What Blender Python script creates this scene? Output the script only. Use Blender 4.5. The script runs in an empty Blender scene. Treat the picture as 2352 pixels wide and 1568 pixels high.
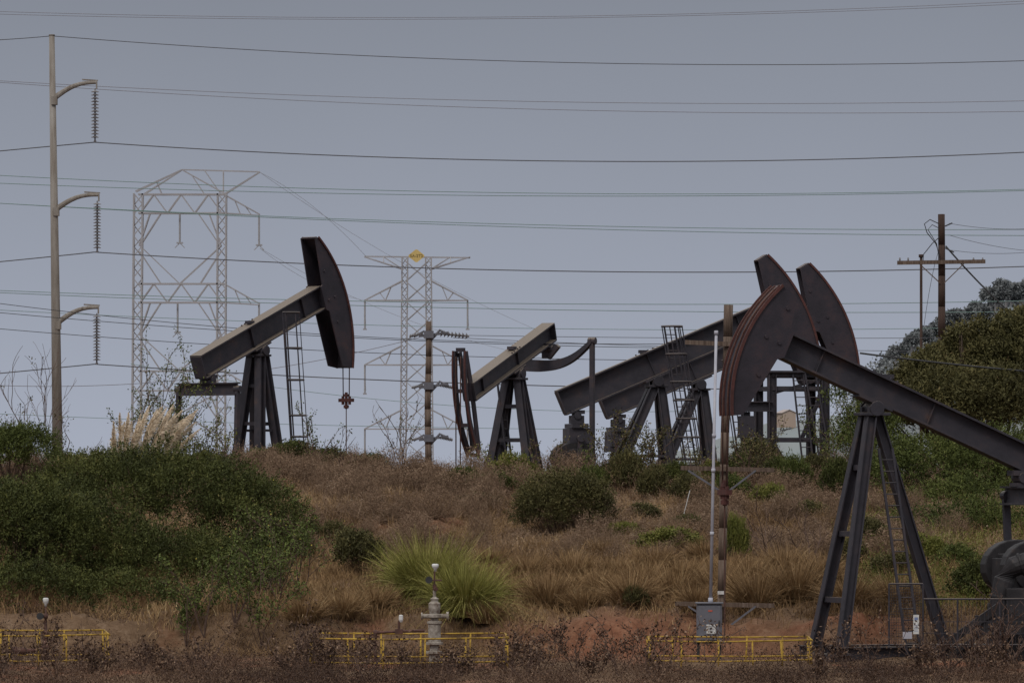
import bpy, math, random
import numpy as np
from mathutils import Vector, Matrix
random.seed(7); RNG=np.random.default_rng(7)
K=36/200/2352.0; ZC=4.6; HR=1110.0
def m(D): return K*D
def P(px,row,D): return Vector(((px-1176)*K*D, D, ZC+(HR-row)*K*D))
def X(px,D): return (px-1176)*K*D
def Zr(row,D): return ZC+(HR-row)*K*D
sc=bpy.context.scene
COL=sc.collection
# ---------------------------------------------------------------- terrain
def ss(a,b,t):
    t=np.clip((t-a)/(b-a),0,1); return t*t*(3-2*t)
def hterr(x,y):
    x=np.asarray(x,float); y=np.asarray(y,float)
    zr=np.interp(x,[-30,-18,-8,-4,0,5,18,30],[5.2,5.2,5.2,4.95,4.7,4.75,4.8,5.0])
    b=ss(152.0,153.6,y+0.5*np.sin(x*0.9)+0.3*np.sin(x*2.3+1))
    t=np.clip((y-154)/41,0,1)
    z=zr*(0.2*b+0.8*t**0.9)
    zp=np.interp(x,[-20,-5,3,8,30],[4.2,4.2,3.6,3.0,3.0])
    z=np.where(y>195, zr+(zp-zr)*ss(195,203,y), z)
    z=np.where(y>262, zp+(-4-zp)*ss(262,420,y), z)
    n=0.10*np.sin(x*1.1+y*.31)+0.07*np.sin(x*2.7-y*.9+2)+0.05*np.sin(x*5.1+y*2.2)+0.03*np.sin(x*9.3-y*6.1)
    n=n*np.where(y<152,0.35,1.0)
    r=((x+3.0)/1.7)**2+((y-176)/3.0)**2
    return z+n+0.35*np.exp(-r)*(1+.4*np.sin(x*7+y*3)*np.sin(x*3-y*5))
def hz(x,y): return float(hterr(x,y))
def gD(px,row):
    D=np.linspace(131,197,400)
    r=HR+(ZC-hterr((px-1176)*K*D,D))/(K*D)
    i=np.argmax(r<=row)
    return float(D[i]) if r.min()<=row else 192.0
# ---------------------------------------------------------------- materials
def newmat(name):
    M=bpy.data.materials.new(name); M.use_nodes=True
    nt=M.node_tree; b=nt.nodes['Principled BSDF']; return M,nt,b
def ramp(nt,fac,stops):
    r=nt.nodes.new('ShaderNodeValToRGB')
    while len(r.color_ramp.elements)<len(stops): r.color_ramp.elements.new(0.5)
    for e,(p,c) in zip(r.color_ramp.elements,stops):
        e.position=p; e.color=(*c,1)
    nt.links.new(fac,r.inputs[0]); return r.outputs[0]
def noise(nt,scale,detail=6,rough=.6,vec=None,stretch=None):
    n=nt.nodes.new('ShaderNodeTexNoise'); n.inputs['Scale'].default_value=scale
    n.inputs['Detail'].default_value=detail; n.inputs['Roughness'].default_value=rough
    tc=nt.nodes.new('ShaderNodeTexCoord'); src=tc.outputs['Object']
    if stretch:
        mp=nt.nodes.new('ShaderNodeMapping'); mp.inputs['Scale'].default_value=stretch
        nt.links.new(src,mp.inputs[0]); src=mp.outputs[0]
    nt.links.new(src,n.inputs['Vector']); return n.outputs['Fac']
def surf(name,stops,scale=3,rough=.75,bump=.0,stretch=None,dust=None,metal=0,spec=.3):
    M,nt,b=newmat(name)
    f=noise(nt,scale,8,.65,stretch=stretch)
    c=ramp(nt,f,stops)
    if dust:
        g=nt.nodes.new('ShaderNodeNewGeometry'); s=nt.nodes.new('ShaderNodeSeparateXYZ')
        nt.links.new(g.outputs['Normal'],s.inputs[0])
        mr=nt.nodes.new('ShaderNodeMapRange'); mr.inputs[1].default_value=.45; mr.inputs[2].default_value=.85
        mr.inputs[4].default_value=.85
        nt.links.new(s.outputs['Z'],mr.inputs[0])
        mx=nt.nodes.new('ShaderNodeMix'); mx.data_type='RGBA'
        nt.links.new(mr.outputs[0],mx.inputs[0]); nt.links.new(c,mx.inputs[6]); mx.inputs[7].default_value=(*dust,1)
        c=mx.outputs[2]
    nt.links.new(c,b.inputs['Base Color'])
    b.inputs['Roughness'].default_value=rough; b.inputs['Metallic'].default_value=metal
    b.inputs['Specular IOR Level'].default_value=spec
    if bump:
        bp=nt.nodes.new('ShaderNodeBump'); bp.inputs['Strength'].default_value=bump; bp.inputs['Distance'].default_value=.05
        nt.links.new(noise(nt,scale*4,6,.7),bp.inputs['Height']); nt.links.new(bp.outputs[0],b.inputs['Normal'])
    return M
def leafmat(name,stops,rough=.7,k=1.0):
    M,nt,b=newmat(name)
    a=nt.nodes.new('ShaderNodeAttribute'); a.attribute_name='tint'
    c=ramp(nt,a.outputs['Fac'],[(p,tuple(min(.9,q*k) for q in c)) for p,c in stops])
    nt.links.new(c,b.inputs['Base Color']); b.inputs['Roughness'].default_value=rough
    b.inputs['Specular IOR Level'].default_value=.12
    return M
PAINT=surf('dark_machine_paint',[(.25,(.018,.017,.023)),(.5,(.031,.029,.038)),(.62,(.042,.034,.040)),(.74,(.085,.05,.040))],1.6,.6,.15,dust=(.16,.13,.105),spec=.25)
PAINT2=surf('dark_head_paint',[(.25,(.016,.015,.020)),(.5,(.028,.024,.032)),(.64,(.042,.030,.036)),(.78,(.08,.038,.03))],1.3,.6,.15,dust=(.11,.085,.08),spec=.22)
PAINTB=surf('black_engine_paint',[(.3,(.014,.013,.015)),(.6,(.026,.024,.027)),(.8,(.06,.045,.038))],3,.6,.15,spec=.2)
RUST=surf('rusted_track',[(.3,(.04,.017,.016)),(.6,(.075,.027,.024)),(.8,(.12,.048,.038))],4,.8)
CABLE=surf('rusty_cable',[(.3,(.04,.024,.02)),(.7,(.10,.045,.035))],8,.8)
DARK=surf('black_cable',[(.3,(.018,.018,.02)),(.7,(.035,.035,.038))],8,.6)
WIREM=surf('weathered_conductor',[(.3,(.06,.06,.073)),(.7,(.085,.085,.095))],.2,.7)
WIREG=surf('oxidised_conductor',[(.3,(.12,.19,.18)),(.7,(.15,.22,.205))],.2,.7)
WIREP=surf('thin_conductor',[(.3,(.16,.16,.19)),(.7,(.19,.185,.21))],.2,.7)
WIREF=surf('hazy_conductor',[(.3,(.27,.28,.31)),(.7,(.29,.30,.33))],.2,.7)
CONC=surf('weathered_pole_steel',[(.3,(.11,.09,.074)),(.5,(.18,.16,.142)),(.7,(.23,.215,.20))],1.2,.85,.1,stretch=(3,3,.35))
GALV_HAZE=surf('hazy_galvanised_steel',[(.3,(.245,.24,.26)),(.7,(.30,.295,.31))],.6,.7)  # tower steel, distance haze painted in as a paler base colour
INSUL=surf('insulator_porcelain',[(.3,(.10,.095,.10)),(.7,(.17,.16,.17))],3,.35)
INSUL2=surf('pale_insulator',[(.3,(.23,.23,.25)),(.7,(.27,.27,.285))],2,.6)
WOOD=surf('weathered_wood',[(.3,(.05,.034,.027)),(.5,(.095,.067,.052)),(.7,(.15,.115,.097))],5,.9,.2,stretch=(4,4,.25))
WOODD=surf('creosote_wood',[(.3,(.025,.015,.013)),(.7,(.06,.036,.028))],5,.9,.2,stretch=(4,4,.25))
YEL=surf('worn_yellow_paint',[(.34,(.08,.045,.02)),(.48,(.30,.185,.028)),(.7,(.42,.28,.045))],5,.8)
YSIGN=surf('yellow_sign_sheet',[(.3,(.42,.31,.11)),(.7,(.49,.37,.15))],.8,.7)
FADED=surf('faded_lettering',[(.3,(.17,.125,.05)),(.7,(.21,.155,.065))],2,.7)
WHITE=surf('white_paint',[(.3,(.32,.31,.30)),(.5,(.46,.46,.46)),(.7,(.54,.54,.55))],6,.6)
GREYB=surf('grey_enclosure_paint',[(.3,(.08,.08,.095)),(.7,(.125,.125,.15))],3,.5)
PIPEG=surf('pale_conduit',[(.3,(.27,.27,.32)),(.7,(.36,.36,.41))],3,.5)
VALVE=surf('weathered_valve_paint',[(.3,(.09,.05,.038)),(.46,(.20,.175,.15)),(.7,(.36,.33,.30))],7,.8,.2)
BARK=surf('bark',[(.3,(.045,.03,.022)),(.7,(.11,.08,.06))],8,.9,.3)
REDL=surf('red_label',[(.3,(.35,.07,.045)),(.7,(.4,.08,.05))],5,.6)
L_DK=leafmat('coyote_brush_leaf',[(0,(.015,.018,.006)),(.5,(.048,.056,.016)),(.85,(.090,.094,.027)),(1,(.13,.105,.04))],k=1.05)
L_GR=leafmat('green_leaf',[(0,(.022,.030,.009)),(.5,(.056,.069,.018)),(.9,(.096,.108,.03)),(1,(.14,.12,.045))],k=1.08)
L_WG=leafmat('fresh_green_leaf',[(0,(.035,.048,.013)),(.5,(.068,.088,.023)),(1,(.115,.135,.038))],k=1.0)
L_YG=leafmat('yellow_green_leaf',[(0,(.042,.048,.011)),(.5,(.098,.105,.024)),(1,(.18,.165,.05))],k=1.08)
L_OL=leafmat('olive_leaf',[(0,(.024,.024,.010)),(.5,(.067,.062,.024)),(.85,(.115,.10,.040)),(1,(.17,.12,.06))],k=1.0)
L_DRY=leafmat('dry_twig',[(0,(.055,.034,.024)),(.5,(.165,.108,.072)),(.85,(.25,.178,.124)),(1,(.34,.27,.20))],k=1.08)
L_GRASS=leafmat('dry_grass_blade',[(0,(.06,.034,.018)),(.5,(.20,.125,.062)),(.85,(.31,.21,.11)),(1,(.42,.33,.19))],k=1.08)
L_PAM=leafmat('pampas_blade',[(0,(.06,.064,.017)),(.5,(.185,.18,.046)),(.85,(.31,.28,.09)),(1,(.42,.36,.17))],k=1.05)
L_PLUME=leafmat('pampas_plume',[(0,(.40,.31,.22)),(.5,(.66,.55,.42)),(1,(.84,.75,.62))])
L_WEED=leafmat('dead_weed',[(0,(.025,.015,.012)),(.5,(.072,.043,.030)),(.9,(.155,.098,.064)),(1,(.26,.18,.13))])
L_FAR=leafmat('hazy_distant_leaf',[(0,(.105,.115,.125)),(.5,(.13,.142,.150)),(1,(.17,.178,.18))],k=1.05)  # far foliage, greyed and lightened to paint distance haze into the leaf colour
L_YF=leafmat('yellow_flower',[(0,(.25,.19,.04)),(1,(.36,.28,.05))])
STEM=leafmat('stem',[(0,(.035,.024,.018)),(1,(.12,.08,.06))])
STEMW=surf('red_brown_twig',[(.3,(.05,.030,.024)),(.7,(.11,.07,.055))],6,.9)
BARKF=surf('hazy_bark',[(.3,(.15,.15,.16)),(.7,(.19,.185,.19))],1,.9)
def ground_mat():
    M,nt,b=newmat('soil_and_litter')
    f1=noise(nt,.22,6,.6); f2=noise(nt,3.0,10,.75)
    c1=ramp(nt,f2,[(.25,(.055,.034,.022)),(.5,(.13,.082,.050)),(.75,(.22,.155,.108))])
    c2=ramp(nt,f2,[(.25,(.075,.032,.019)),(.5,(.165,.072,.042)),(.75,(.25,.135,.085))])
    r=nt.nodes.new('ShaderNodeMapRange'); r.inputs[1].default_value=.5; r.inputs[2].default_value=.64
    nt.links.new(f1,r.inputs[0])
    tc=nt.nodes.new('ShaderNodeTexCoord'); mp=nt.nodes.new('ShaderNodeMapping'); mp.inputs['Scale'].default_value=(.22,.28,.2); mp.inputs['Location'].default_value=(-.8,-.28*151.5,0)
    nt.links.new(tc.outputs['Object'],mp.inputs[0]); vl=nt.nodes.new('ShaderNodeVectorMath'); vl.operation='LENGTH'; nt.links.new(mp.outputs[0],vl.inputs[0])
    r2=nt.nodes.new('ShaderNodeMapRange'); r2.inputs[1].default_value=.4; r2.inputs[2].default_value=1.25; r2.inputs[3].default_value=1; r2.inputs[4].default_value=0
    nt.links.new(vl.outputs['Value'],r2.inputs[0])
    mxm=nt.nodes.new('ShaderNodeMath'); mxm.operation='MAXIMUM'; nt.links.new(r.outputs[0],mxm.inputs[0]); nt.links.new(r2.outputs[0],mxm.inputs[1])
    mx=nt.nodes.new('ShaderNodeMix'); mx.data_type='RGBA'
    nt.links.new(mxm.outputs[0],mx.inputs[0]); nt.links.new(c1,mx.inputs[6]); nt.links.new(c2,mx.inputs[7])
    nt.links.new(mx.outputs[2],b.inputs['Base Color']); b.inputs['Roughness'].default_value=.95
    b.inputs['Specular IOR Level'].default_value=.1
    bp=nt.nodes.new('ShaderNodeBump'); bp.inputs['Strength'].default_value=.8; bp.inputs['Distance'].default_value=.15
    nt.links.new(f2,bp.inputs['Height']); nt.links.new(bp.outputs[0],b.inputs['Normal'])
    return M
GROUND=ground_mat()
HILL=surf('hazy_hillside',[(.3,(.115,.13,.145)),(.5,(.13,.145,.155)),(.7,(.15,.16,.165))],.04,.95)  # blue-grey base colour carries the distance haze
HILL2=surf('hazy_far_field',[(.3,(.14,.17,.195)),(.5,(.16,.185,.195)),(.7,(.19,.195,.20))],.008,.95)  # haze of the farther hill mixed into its base colour
# ---------------------------------------------------------------- mesh builders
class G:
    def __init__(s): s.v=[]; s.f=[]
    def add(s,vs,fs):
        o=len(s.v); s.v+= [tuple(a) for a in vs]; s.f+=[tuple(i+o for i in f) for f in fs]
    def bar(s,p0,p1,w,h,up=(0,0,1)):
        p0=Vector(p0);p1=Vector(p1);d=(p1-p0).normalized();u=Vector(up)
        if abs(d.dot(u))>.97: u=Vector((1,0,0))
        a=d.cross(u).normalized(); b=a.cross(d).normalized()
        vs=[p+a*(i*w/2)+b*(j*h/2) for p in (p0,p1) for i,j in ((-1,-1),(1,-1),(1,1),(-1,1))]
        s.add(vs,[(3,2,1,0),(4,5,6,7),(0,1,5,4),(1,2,6,5),(2,3,7,6),(3,0,4,7)])
    def ibeam(s,p0,p1,w,h,t=.04,up=(0,0,1)):
        p0=Vector(p0);p1=Vector(p1);d=(p1-p0).normalized();u=Vector(up)
        if abs(d.dot(u))>.97: u=Vector((1,0,0))
        a=d.cross(u).normalized(); b=a.cross(d).normalized()
        s.bar(p0+b*(h/2-t/2),p1+b*(h/2-t/2),w,t,b); s.bar(p0-b*(h/2-t/2),p1-b*(h/2-t/2),w,t,b)
        s.bar(p0,p1,t,h-2*t-.002,b)
    def cyl(s,p0,p1,r0,r1=None,n=12):
        r1=r0 if r1 is None else r1
        p0=Vector(p0);p1=Vector(p1);d=(p1-p0).normalized();u=Vector((0,0,1))
        if abs(d.dot(u))>.97: u=Vector((1,0,0))
        a=d.cross(u).normalized(); b=a.cross(d)
        vs=[p+(a*math.cos(2*math.pi*i/n)+b*math.sin(2*math.pi*i/n))*r for p,r in((p0,r0),(p1,r1)) for i in range(n)]
        fs=[(i,(i+1)%n,n+(i+1)%n,n+i) for i in range(n)]+[tuple(reversed(range(n))),tuple(range(n,2*n))]
        s.add(vs,fs)
    def tube(s,pts,r,n=5):
        pts=[Vector(p) for p in pts]; rings=[]
        for i,p in enumerate(pts):
            d=(pts[min(i+1,len(pts)-1)]-pts[max(i-1,0)]).normalized(); u=Vector((0,0,1)) if abs(d.z)<.9 else Vector((0,1,0))
            a=d.cross(u).normalized(); b=a.cross(d)
            rings+= [p+(a*math.cos(2*math.pi*j/n)+b*math.sin(2*math.pi*j/n))*r for j in range(n)]
        fs=[(i*n+j,i*n+(j+1)%n,(i+1)*n+(j+1)%n,(i+1)*n+j) for i in range(len(pts)-1) for j in range(n)]
        fs+=[tuple(reversed(range(n))),tuple(range((len(pts)-1)*n,len(pts)*n))]
        s.add(rings,fs)
    def lathe(s,prof,c=(0,0,0),n=14):
        c=Vector(c); k=len(prof)
        vs=[c+Vector((r*math.cos(2*math.pi*i/n),r*math.sin(2*math.pi*i/n),z)) for r,z in prof for i in range(n)]
        fs=[(a*n+i,a*n+(i+1)%n,(a+1)*n+(i+1)%n,(a+1)*n+i) for a in range(k-1) for i in range(n)]
        fs+=[tuple(reversed(range(n))),tuple(range((k-1)*n,k*n))]
        s.add(vs,fs)
    def prism(s,poly,y0,y1,tf=None):
        n=len(poly); vs=[(x,y,z) for y in (y0,y1) for x,z in poly]
        if tf: vs=[tf(*p) for p in vs]
        s.add(vs,[tuple(range(n)),tuple(reversed(range(n,2*n)))]+[(i,n+i,n+(i+1)%n,(i+1)%n) for i in range(n)])
    def box(s,c,d):
        c=Vector(c); s.bar(c-Vector((d[0]/2,0,0)),c+Vector((d[0]/2,0,0)),d[1],d[2])
    def obj(s,name,mat,parent=None,smooth=False,bevel=0):
        me=bpy.data.meshes.new(name); me.from_pydata(s.v,[],s.f); me.validate()
        me.materials.append(mat)
        if smooth: me.polygons.foreach_set('use_smooth',[True]*len(me.polygons))
        o=bpy.data.objects.new(name,me); COL.objects.link(o)
        if parent: o.parent=parent
        if bevel:
            b=o.modifiers.new('bevel','BEVEL'); b.width=bevel; b.segments=2; b.limit_method='ANGLE'
        return o
def top(o,label,cat,group=None):
    o["label"]=label; o["category"]=cat
    if group: o["group"]=group
    return o
def empty(name,loc,rz,label,cat,group=None):
    e=bpy.data.objects.new(name,None); COL.objects.link(e); e.location=loc; e.rotation_euler=(0,0,rz); e.empty_display_size=.5
    return top(e,label,cat,group)
def nrm(a): return a/np.maximum(np.linalg.norm(a,axis=-1,keepdims=True),1e-9)
class VG:
    def __init__(s): s.v=[]; s.q=[]; s.t=[]; s.m=[]; s.n=0
    def _push(s,v,q,t,mi):
        s.v.append(v.reshape(-1,3)); s.q.append(q.reshape(-1,4)+s.n); s.n+=v.reshape(-1,3).shape[0]
        s.t.append(t); s.m.append(np.full(len(t),mi,int))
    def leaves(s,C,D,L,W,t,mi=0):
        N=len(C); D=nrm(D); S=nrm(np.cross(D,RNG.normal(size=(N,3))))
        L=np.broadcast_to(L,(N,))[:,None]; W=np.broadcast_to(W,(N,))[:,None]
        v=np.stack([C,C+D*L*.45+S*W/2,C+D*L,C+D*L*.45-S*W/2],1)
        s._push(v,np.arange(4*N).reshape(N,4),t,mi)
    def blades(s,B,D,L,W,droop,t,nseg=3,mi=0,droopdir=None,tip=.15):
        N=len(B); D=nrm(D); L=np.broadcast_to(L,(N,))[:,None]; W=np.broadcast_to(W,(N,))[:,None]
        dr=np.broadcast_to(droop,(N,))[:,None]
        S=RNG.normal(size=(N,3)); S[:,2]*=.3; S=nrm(np.cross(D,S)) 
        dd=np.array([[0,0,-1.0]]) if droopdir is None else droopdir
        rows=[]
        for i in range(nseg+1):
            u=i/nseg; p=B+D*L*u+dd*L*dr*u*u; w=W*(1-(1-tip)*u)/2
            rows+=[p-S*w,p+S*w]
        v=np.stack(rows,1); k=2*(nseg+1)
        q=np.concatenate([np.stack([np.arange(N)*k+2*i,np.arange(N)*k+2*i+1,np.arange(N)*k+2*i+3,np.arange(N)*k+2*i+2],1) for i in range(nseg)])
        s._push(v,q,np.tile(t,nseg),mi)
    def obj(s,name,mats):
        v=np.concatenate(s.v); q=np.concatenate(s.q); t=np.concatenate(s.t); mi=np.concatenate(s.m)
        me=bpy.data.meshes.new(name); me.vertices.add(len(v)); me.vertices.foreach_set('co',v.astype(np.float32).ravel())
        me.loops.add(q.size); me.loops.foreach_set('vertex_index',q.astype(np.int32).ravel())
        me.polygons.add(len(q)); me.polygons.foreach_set('loop_start',np.arange(0,q.size,4,dtype=np.int32))
        try: me.polygons.foreach_set('loop_total',np.full(len(q),4,dtype=np.int32))
        except Exception: pass
        for x in mats: me.materials.append(x)
        me.polygons.foreach_set('material_index',mi.astype(np.int32))
        me.update(calc_edges=True)
        a=me.attributes.new('tint','FLOAT','FACE'); a.data.foreach_set('value',np.clip(t,0,1).astype(np.float32))
        o=bpy.data.objects.new(name,me); COL.objects.link(o); return o
def foliage(vg,lobes,n,per,L,W,tl=.25,up=.5,mi=0,shell=.4,base=None,stems=60,stem_mi=1,stemw=.03,zmin=-.35,jit=.14):
    lobes=np.array(lobes,float)
    w=(lobes[:,3]*lobes[:,5]+lobes[:,4]*lobes[:,5]); w/=w.sum()
    li=RNG.choice(len(lobes),n,p=w); lb=lobes[li]
    d=nrm(RNG.normal(size=(n,3))); d[:,2]=np.where(d[:,2]<zmin,-d[:,2],d[:,2])
    rad=1-shell*RNG.random(n)**1.6
    rad=rad*(1+jit*np.sin(d[:,0]*7+li*1.7)*np.sin(d[:,2]*9+d[:,1]*6+li)+.07*np.sin(d[:,0]*19+li)*np.sin(d[:,2]*17+d[:,1]*11))+ (RNG.random(n)**6)*.12
    C=lb[:,:3]+d*lb[:,3:6]*rad[:,None]
    if base is not None: keep=C[:,2]>base[2]-.05; C=C[keep]; d=d[keep]; n=len(C); li=li[keep]
    tw=nrm(d*.6+np.array([0,0,up])+RNG.normal(size=(n,3))*.3)
    s1=1/max(tl*4,.3)
    ct=np.clip(.47+.11*RNG.normal(size=n)+.17*np.sin(C[:,0]*2.3*s1+li)*np.sin(C[:,2]*2.9*s1)+.14*np.sin(C[:,0]*6.1*s1+C[:,1]*4)*np.sin(C[:,2]*7.3*s1+1)+.05*np.sin(li*2.1),0,1)
    s_=RNG.random((n,per)); 
    pos=C[:,None,:]+tw[:,None,:]*(s_*tl)[:,:,None]+RNG.normal(size=(n,per,3))*tl*.16
    ld=tw[:,None,:]*.7+RNG.normal(size=(n,per,3))*.55
    tt=np.clip(np.repeat(ct,per)+RNG.normal(size=n*per)*.05+.14*(s_.ravel()-.5),0,1)
    vg.leaves(pos.reshape(-1,3),ld.reshape(-1,3),L*(.6+.8*RNG.random(n*per)),W*(.6+.8*RNG.random(n*per)),tt,mi)
    if stems and base is not None:
        ids=RNG.choice(n,min(stems,n),replace=False)
        B=np.array(base)[None,:]+RNG.normal(size=(len(ids),3))*np.array([.12,.12,0])*lobes[:,3].max()
        D=C[ids]-B; Ls=np.linalg.norm(D,axis=1)
        vg.blades(B,D,Ls,stemw*(.5+RNG.random(len(ids))),-.05,RNG.random(len(ids)),4,stem_mi)
# ---------------------------------------------------------------- ground sheet
def build_ground():
    ys=np.concatenate([np.linspace(60,124,18),np.linspace(125,205,245),np.linspace(207,300,50),np.linspace(310,620,24),np.array([800,1200,2000,4000,8000,15000])])
    g=[]; nx=220
    u=np.linspace(-1,1,nx)
    xs=np.sign(u)*(np.abs(u)*26+ (np.abs(u)**10)*60)
    for y in ys:
        s=1 if y<300 else y/300
        X_=xs*s*(1+ (0 if y<620 else 3)); Z_=hterr(X_ if y<300 else xs,np.full(nx,y))
        g.append(np.stack([X_,np.full(nx,y),Z_],1))
    v=np.concatenate(g); ny=len(ys)
    i=np.arange(ny-1)[:,None]*nx+np.arange(nx-1)[None,:]
    q=np.stack([i,i+1,i+nx+1,i+nx],-1).reshape(-1,4)
    me=bpy.data.meshes.new('ground'); me.from_pydata(v.tolist(),[],q.tolist()); me.materials.append(GROUND)
    me.polygons.foreach_set('use_smooth',[True]*len(me.polygons))
    o=bpy.data.objects.new('ground',me); COL.objects.link(o); o["kind"]="structure"; o["label"]="rough brown hillside soil rising to a low ridge"
build_ground()
def hill(name,pts,D,depth,mat,label):
    px=np.array([p[0] for p in pts],float); rw=np.array([p[1] for p in pts],float)
    xs=np.linspace(px[0],px[-1],160); cr=np.interp(xs,px,rw)
    crest=ZC+(HR-cr)*K*D + 0.6*np.sin(xs*.05)+.3*np.sin(xs*.13)
    wx=(xs-1176)*K*D; v=[];ny=14
    for j in range(ny):
        t=j/(ny-1); y=D-depth+2*depth*t; f=math.sin(math.pi*t)**.8
        for a,c in zip(wx,crest): v.append((a*(1+(y-D)/D*.3),y,-5+(c+5)*f))
    n=len(xs); q=[(j*n+i,j*n+i+1,(j+1)*n+i+1,(j+1)*n+i) for j in range(ny-1) for i in range(n-1)]
    me=bpy.data.meshes.new(name); me.from_pydata(v,[],q); me.materials.append(mat)
    me.polygons.foreach_set('use_smooth',[True]*len(me.polygons))
    o=bpy.data.objects.new(name,me); COL.objects.link(o); o["kind"]="structure"; o["label"]=label
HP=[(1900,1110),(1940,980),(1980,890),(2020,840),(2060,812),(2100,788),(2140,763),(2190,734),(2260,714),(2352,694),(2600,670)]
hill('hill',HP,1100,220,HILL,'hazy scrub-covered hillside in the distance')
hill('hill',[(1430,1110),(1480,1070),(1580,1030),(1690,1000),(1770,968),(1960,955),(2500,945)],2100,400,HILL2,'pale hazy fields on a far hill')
# ---------------------------------------------------------------- pumpjacks
def rot2(u,w,th): return u*math.cos(th)-w*math.sin(th), u*math.sin(th)+w*math.cos(th)
def pumpjack(label,px,D,prow,rz,tilt,R,a,b,bd,bw,hw,aup,adn,feet,Le,carrier_row,crank=(1.6,0.9),eq='bar',ladder=None,legw=.3,tipt=.28,tipb=.75,saddle=.35,eqdrop=.45,rodlow=.3,openhead=False,skid=(.25,.34)):
    x0=X(px,D); z0=hz(x0,D); hp=Zr(prow,D)-z0; th=math.radians(tilt)
    E=empty('pumpjack',(x0,D,z0),math.radians(rz),label,'pumpjack','oil well pumpjacks on the hillside')
    def B(u,v,w):
        x,z=rot2(u,w,th); return Vector((x,v,hp+z))
    w0=.06; w1=w0+bd; upv=(-math.sin(th),0,math.cos(th))
    g=G(); wc=(w0+w1)/2
    g.ibeam(B(-a,0,wc),B(b,0,wc),bw,bd,.055,upv)
    nst=7
    for i in range(nst+1):
        u=-a+(a+b)*i/nst
        if i in(0,nst): g.bar(B(u-.02,0,wc),B(u+.02,0,wc),bw-.004,bd-.115,upv)
        elif i%3==0:
            for s in(-1,1): g.bar(B(u-.012,s*bw*.14,wc),B(u+.012,s*bw*.14,wc),bw*.2,bd-.115,upv)
    g.bar(B(-.5,0,w0-.03),B(.5,0,w0-.03),bw*1.15,.06,upv)
    for i in (-.35,-.15,.15,.35): g.cyl(B(i,bw*.4,w1-.01),B(i,bw*.4,w1+.05),.03,n=6)
    g.box(B(-.1,0,w1+.06),(.3,.25,.12))
    g.obj('walking_beam',PAINT,E)
    A0=math.radians(-adn); A1=math.radians(aup); N=22
    arc=[(R*math.cos(A0+(A1-A0)*i/N),R*math.sin(A0+(A1-A0)*i/N)) for i in range(N+1)]
    tdir=(math.cos(A1+.02),math.sin(A1+.02)); bdir=(math.cos(A0),math.sin(A0))
    back=[((R-tipt)*tdir[0],(R-tipt)*tdir[1]),(b+.04,w1+.03),(b-.08,w1+.0),(b-.08,w0+.0),(b+.08,w0-.12),((R-tipb)*bdir[0],(R-tipb)*bdir[1])]
    g=G()
    if not openhead:
        poly=arc+back
        for s in(-1,1):
            y0=s*hw/2; g.prism(poly,min(y0,y0-s*.05),max(y0,y0-s*.05),B)
        for i in range(N):
            p,q=arc[i],arc[i+1]
            pi=(p[0]*(R-.05)/R,p[1]*(R-.05)/R); qi=(q[0]*(R-.05)/R,q[1]*(R-.05)/R)
            g.prism([pi,p,q,qi],-hw/2+.052,hw/2-.052,B)
        g.bar(B(back[0][0],0,back[0][1]),B(arc[-1][0],0,arc[-1][1]),hw-.11,.06,upv)
        for s in(-1,1):
            for (u,w) in ((b+.35,w1+.5),(b+.4,w0-.7),(b+.2,w0+.3),(b+.6,w0+.3)):
                g.cyl(B(u,s*hw/2,w),B(u,s*(hw/2+.04),w),.05,n=8)
    else:
        ti=(R-.28)/R; pt=(arc[-1][0]*ti,arc[-1][1]*ti); pb=(arc[0][0]*ti,arc[0][1]*ti)
        for s in(-1,1):
            y0,y1=sorted((s*hw/2,s*(hw/2-.05)))
            for i in range(N):
                k0=(R-.24)/R
                p,q=arc[i],arc[i+1]; g.prism([(p[0]*k0,p[1]*k0),p,q,(q[0]*k0,q[1]*k0)],y0,y1,B)
            yb=s*(hw/2-.09)
            g.bar(B(b,yb,w1+.1),B(pt[0],yb,pt[1]),.06,.26,upv)
            g.bar(B(b,yb,w0-.1),B(pb[0],yb,pb[1]),.06,.26,upv)
            g.bar(B(b,yb,w0-.12),B(b,yb,w1+.12),.06,.26,upv)
        for f in (0,.35,.65,1):
            p=arc[int(N*f)]; g.bar(B(p[0]-.12,-hw/2+.06,p[1]),B(p[0]-.12,hw/2-.06,p[1]),.16,.14)
    g.obj('horse_head',PAINT2,E)
    for s in(-1,1):
        g=G()
        for i in range(N):
            p,q=arc[i],arc[i+1]; k0=(R-.03)/R; k1=(R+.05)/R
            g.prism([(p[0]*k0,p[1]*k0),(p[0]*k1,p[1]*k1),(q[0]*k1,q[1]*k1),(q[0]*k0,q[1]*k0)],s*(hw/2+.002),s*(hw/2+.05),B)
        g.obj('cable_track',RUST,E)
        if openhead: continue
        g=G()
        for i in range(N):
            p,q=arc[i],arc[i+1]; k0=1.001; k1=(R+.035)/R
            g.prism([(p[0]*k0,p[1]*k0),(p[0]*k1,p[1]*k1),(q[0]*k1,q[1]*k1),(q[0]*k0,q[1]*k0)],s*hw*.18,s*(hw*.18+.05),B)
        g.obj('cable_track',RUST,E)
    wang=-th; zc=Zr(carrier_row,D)-z0; cs=hw*.22
    for s in(-1,1):
        g=G(); pts=[]
        for i in range(8):
            al=A1*.9+(max(wang,A0)-A1*.9)*i/7
            pts.append(B((R+.04)*math.cos(al),s*cs,(R+.04)*math.sin(al)))
        last=pts[-1]; pts.append(Vector((last.x+.01,s*cs*.9,zc+.1)))
        g.tube(pts,.022,6); g.obj('bridle_cable',CABLE,E,True)
    xr=pts[-1].x
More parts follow.
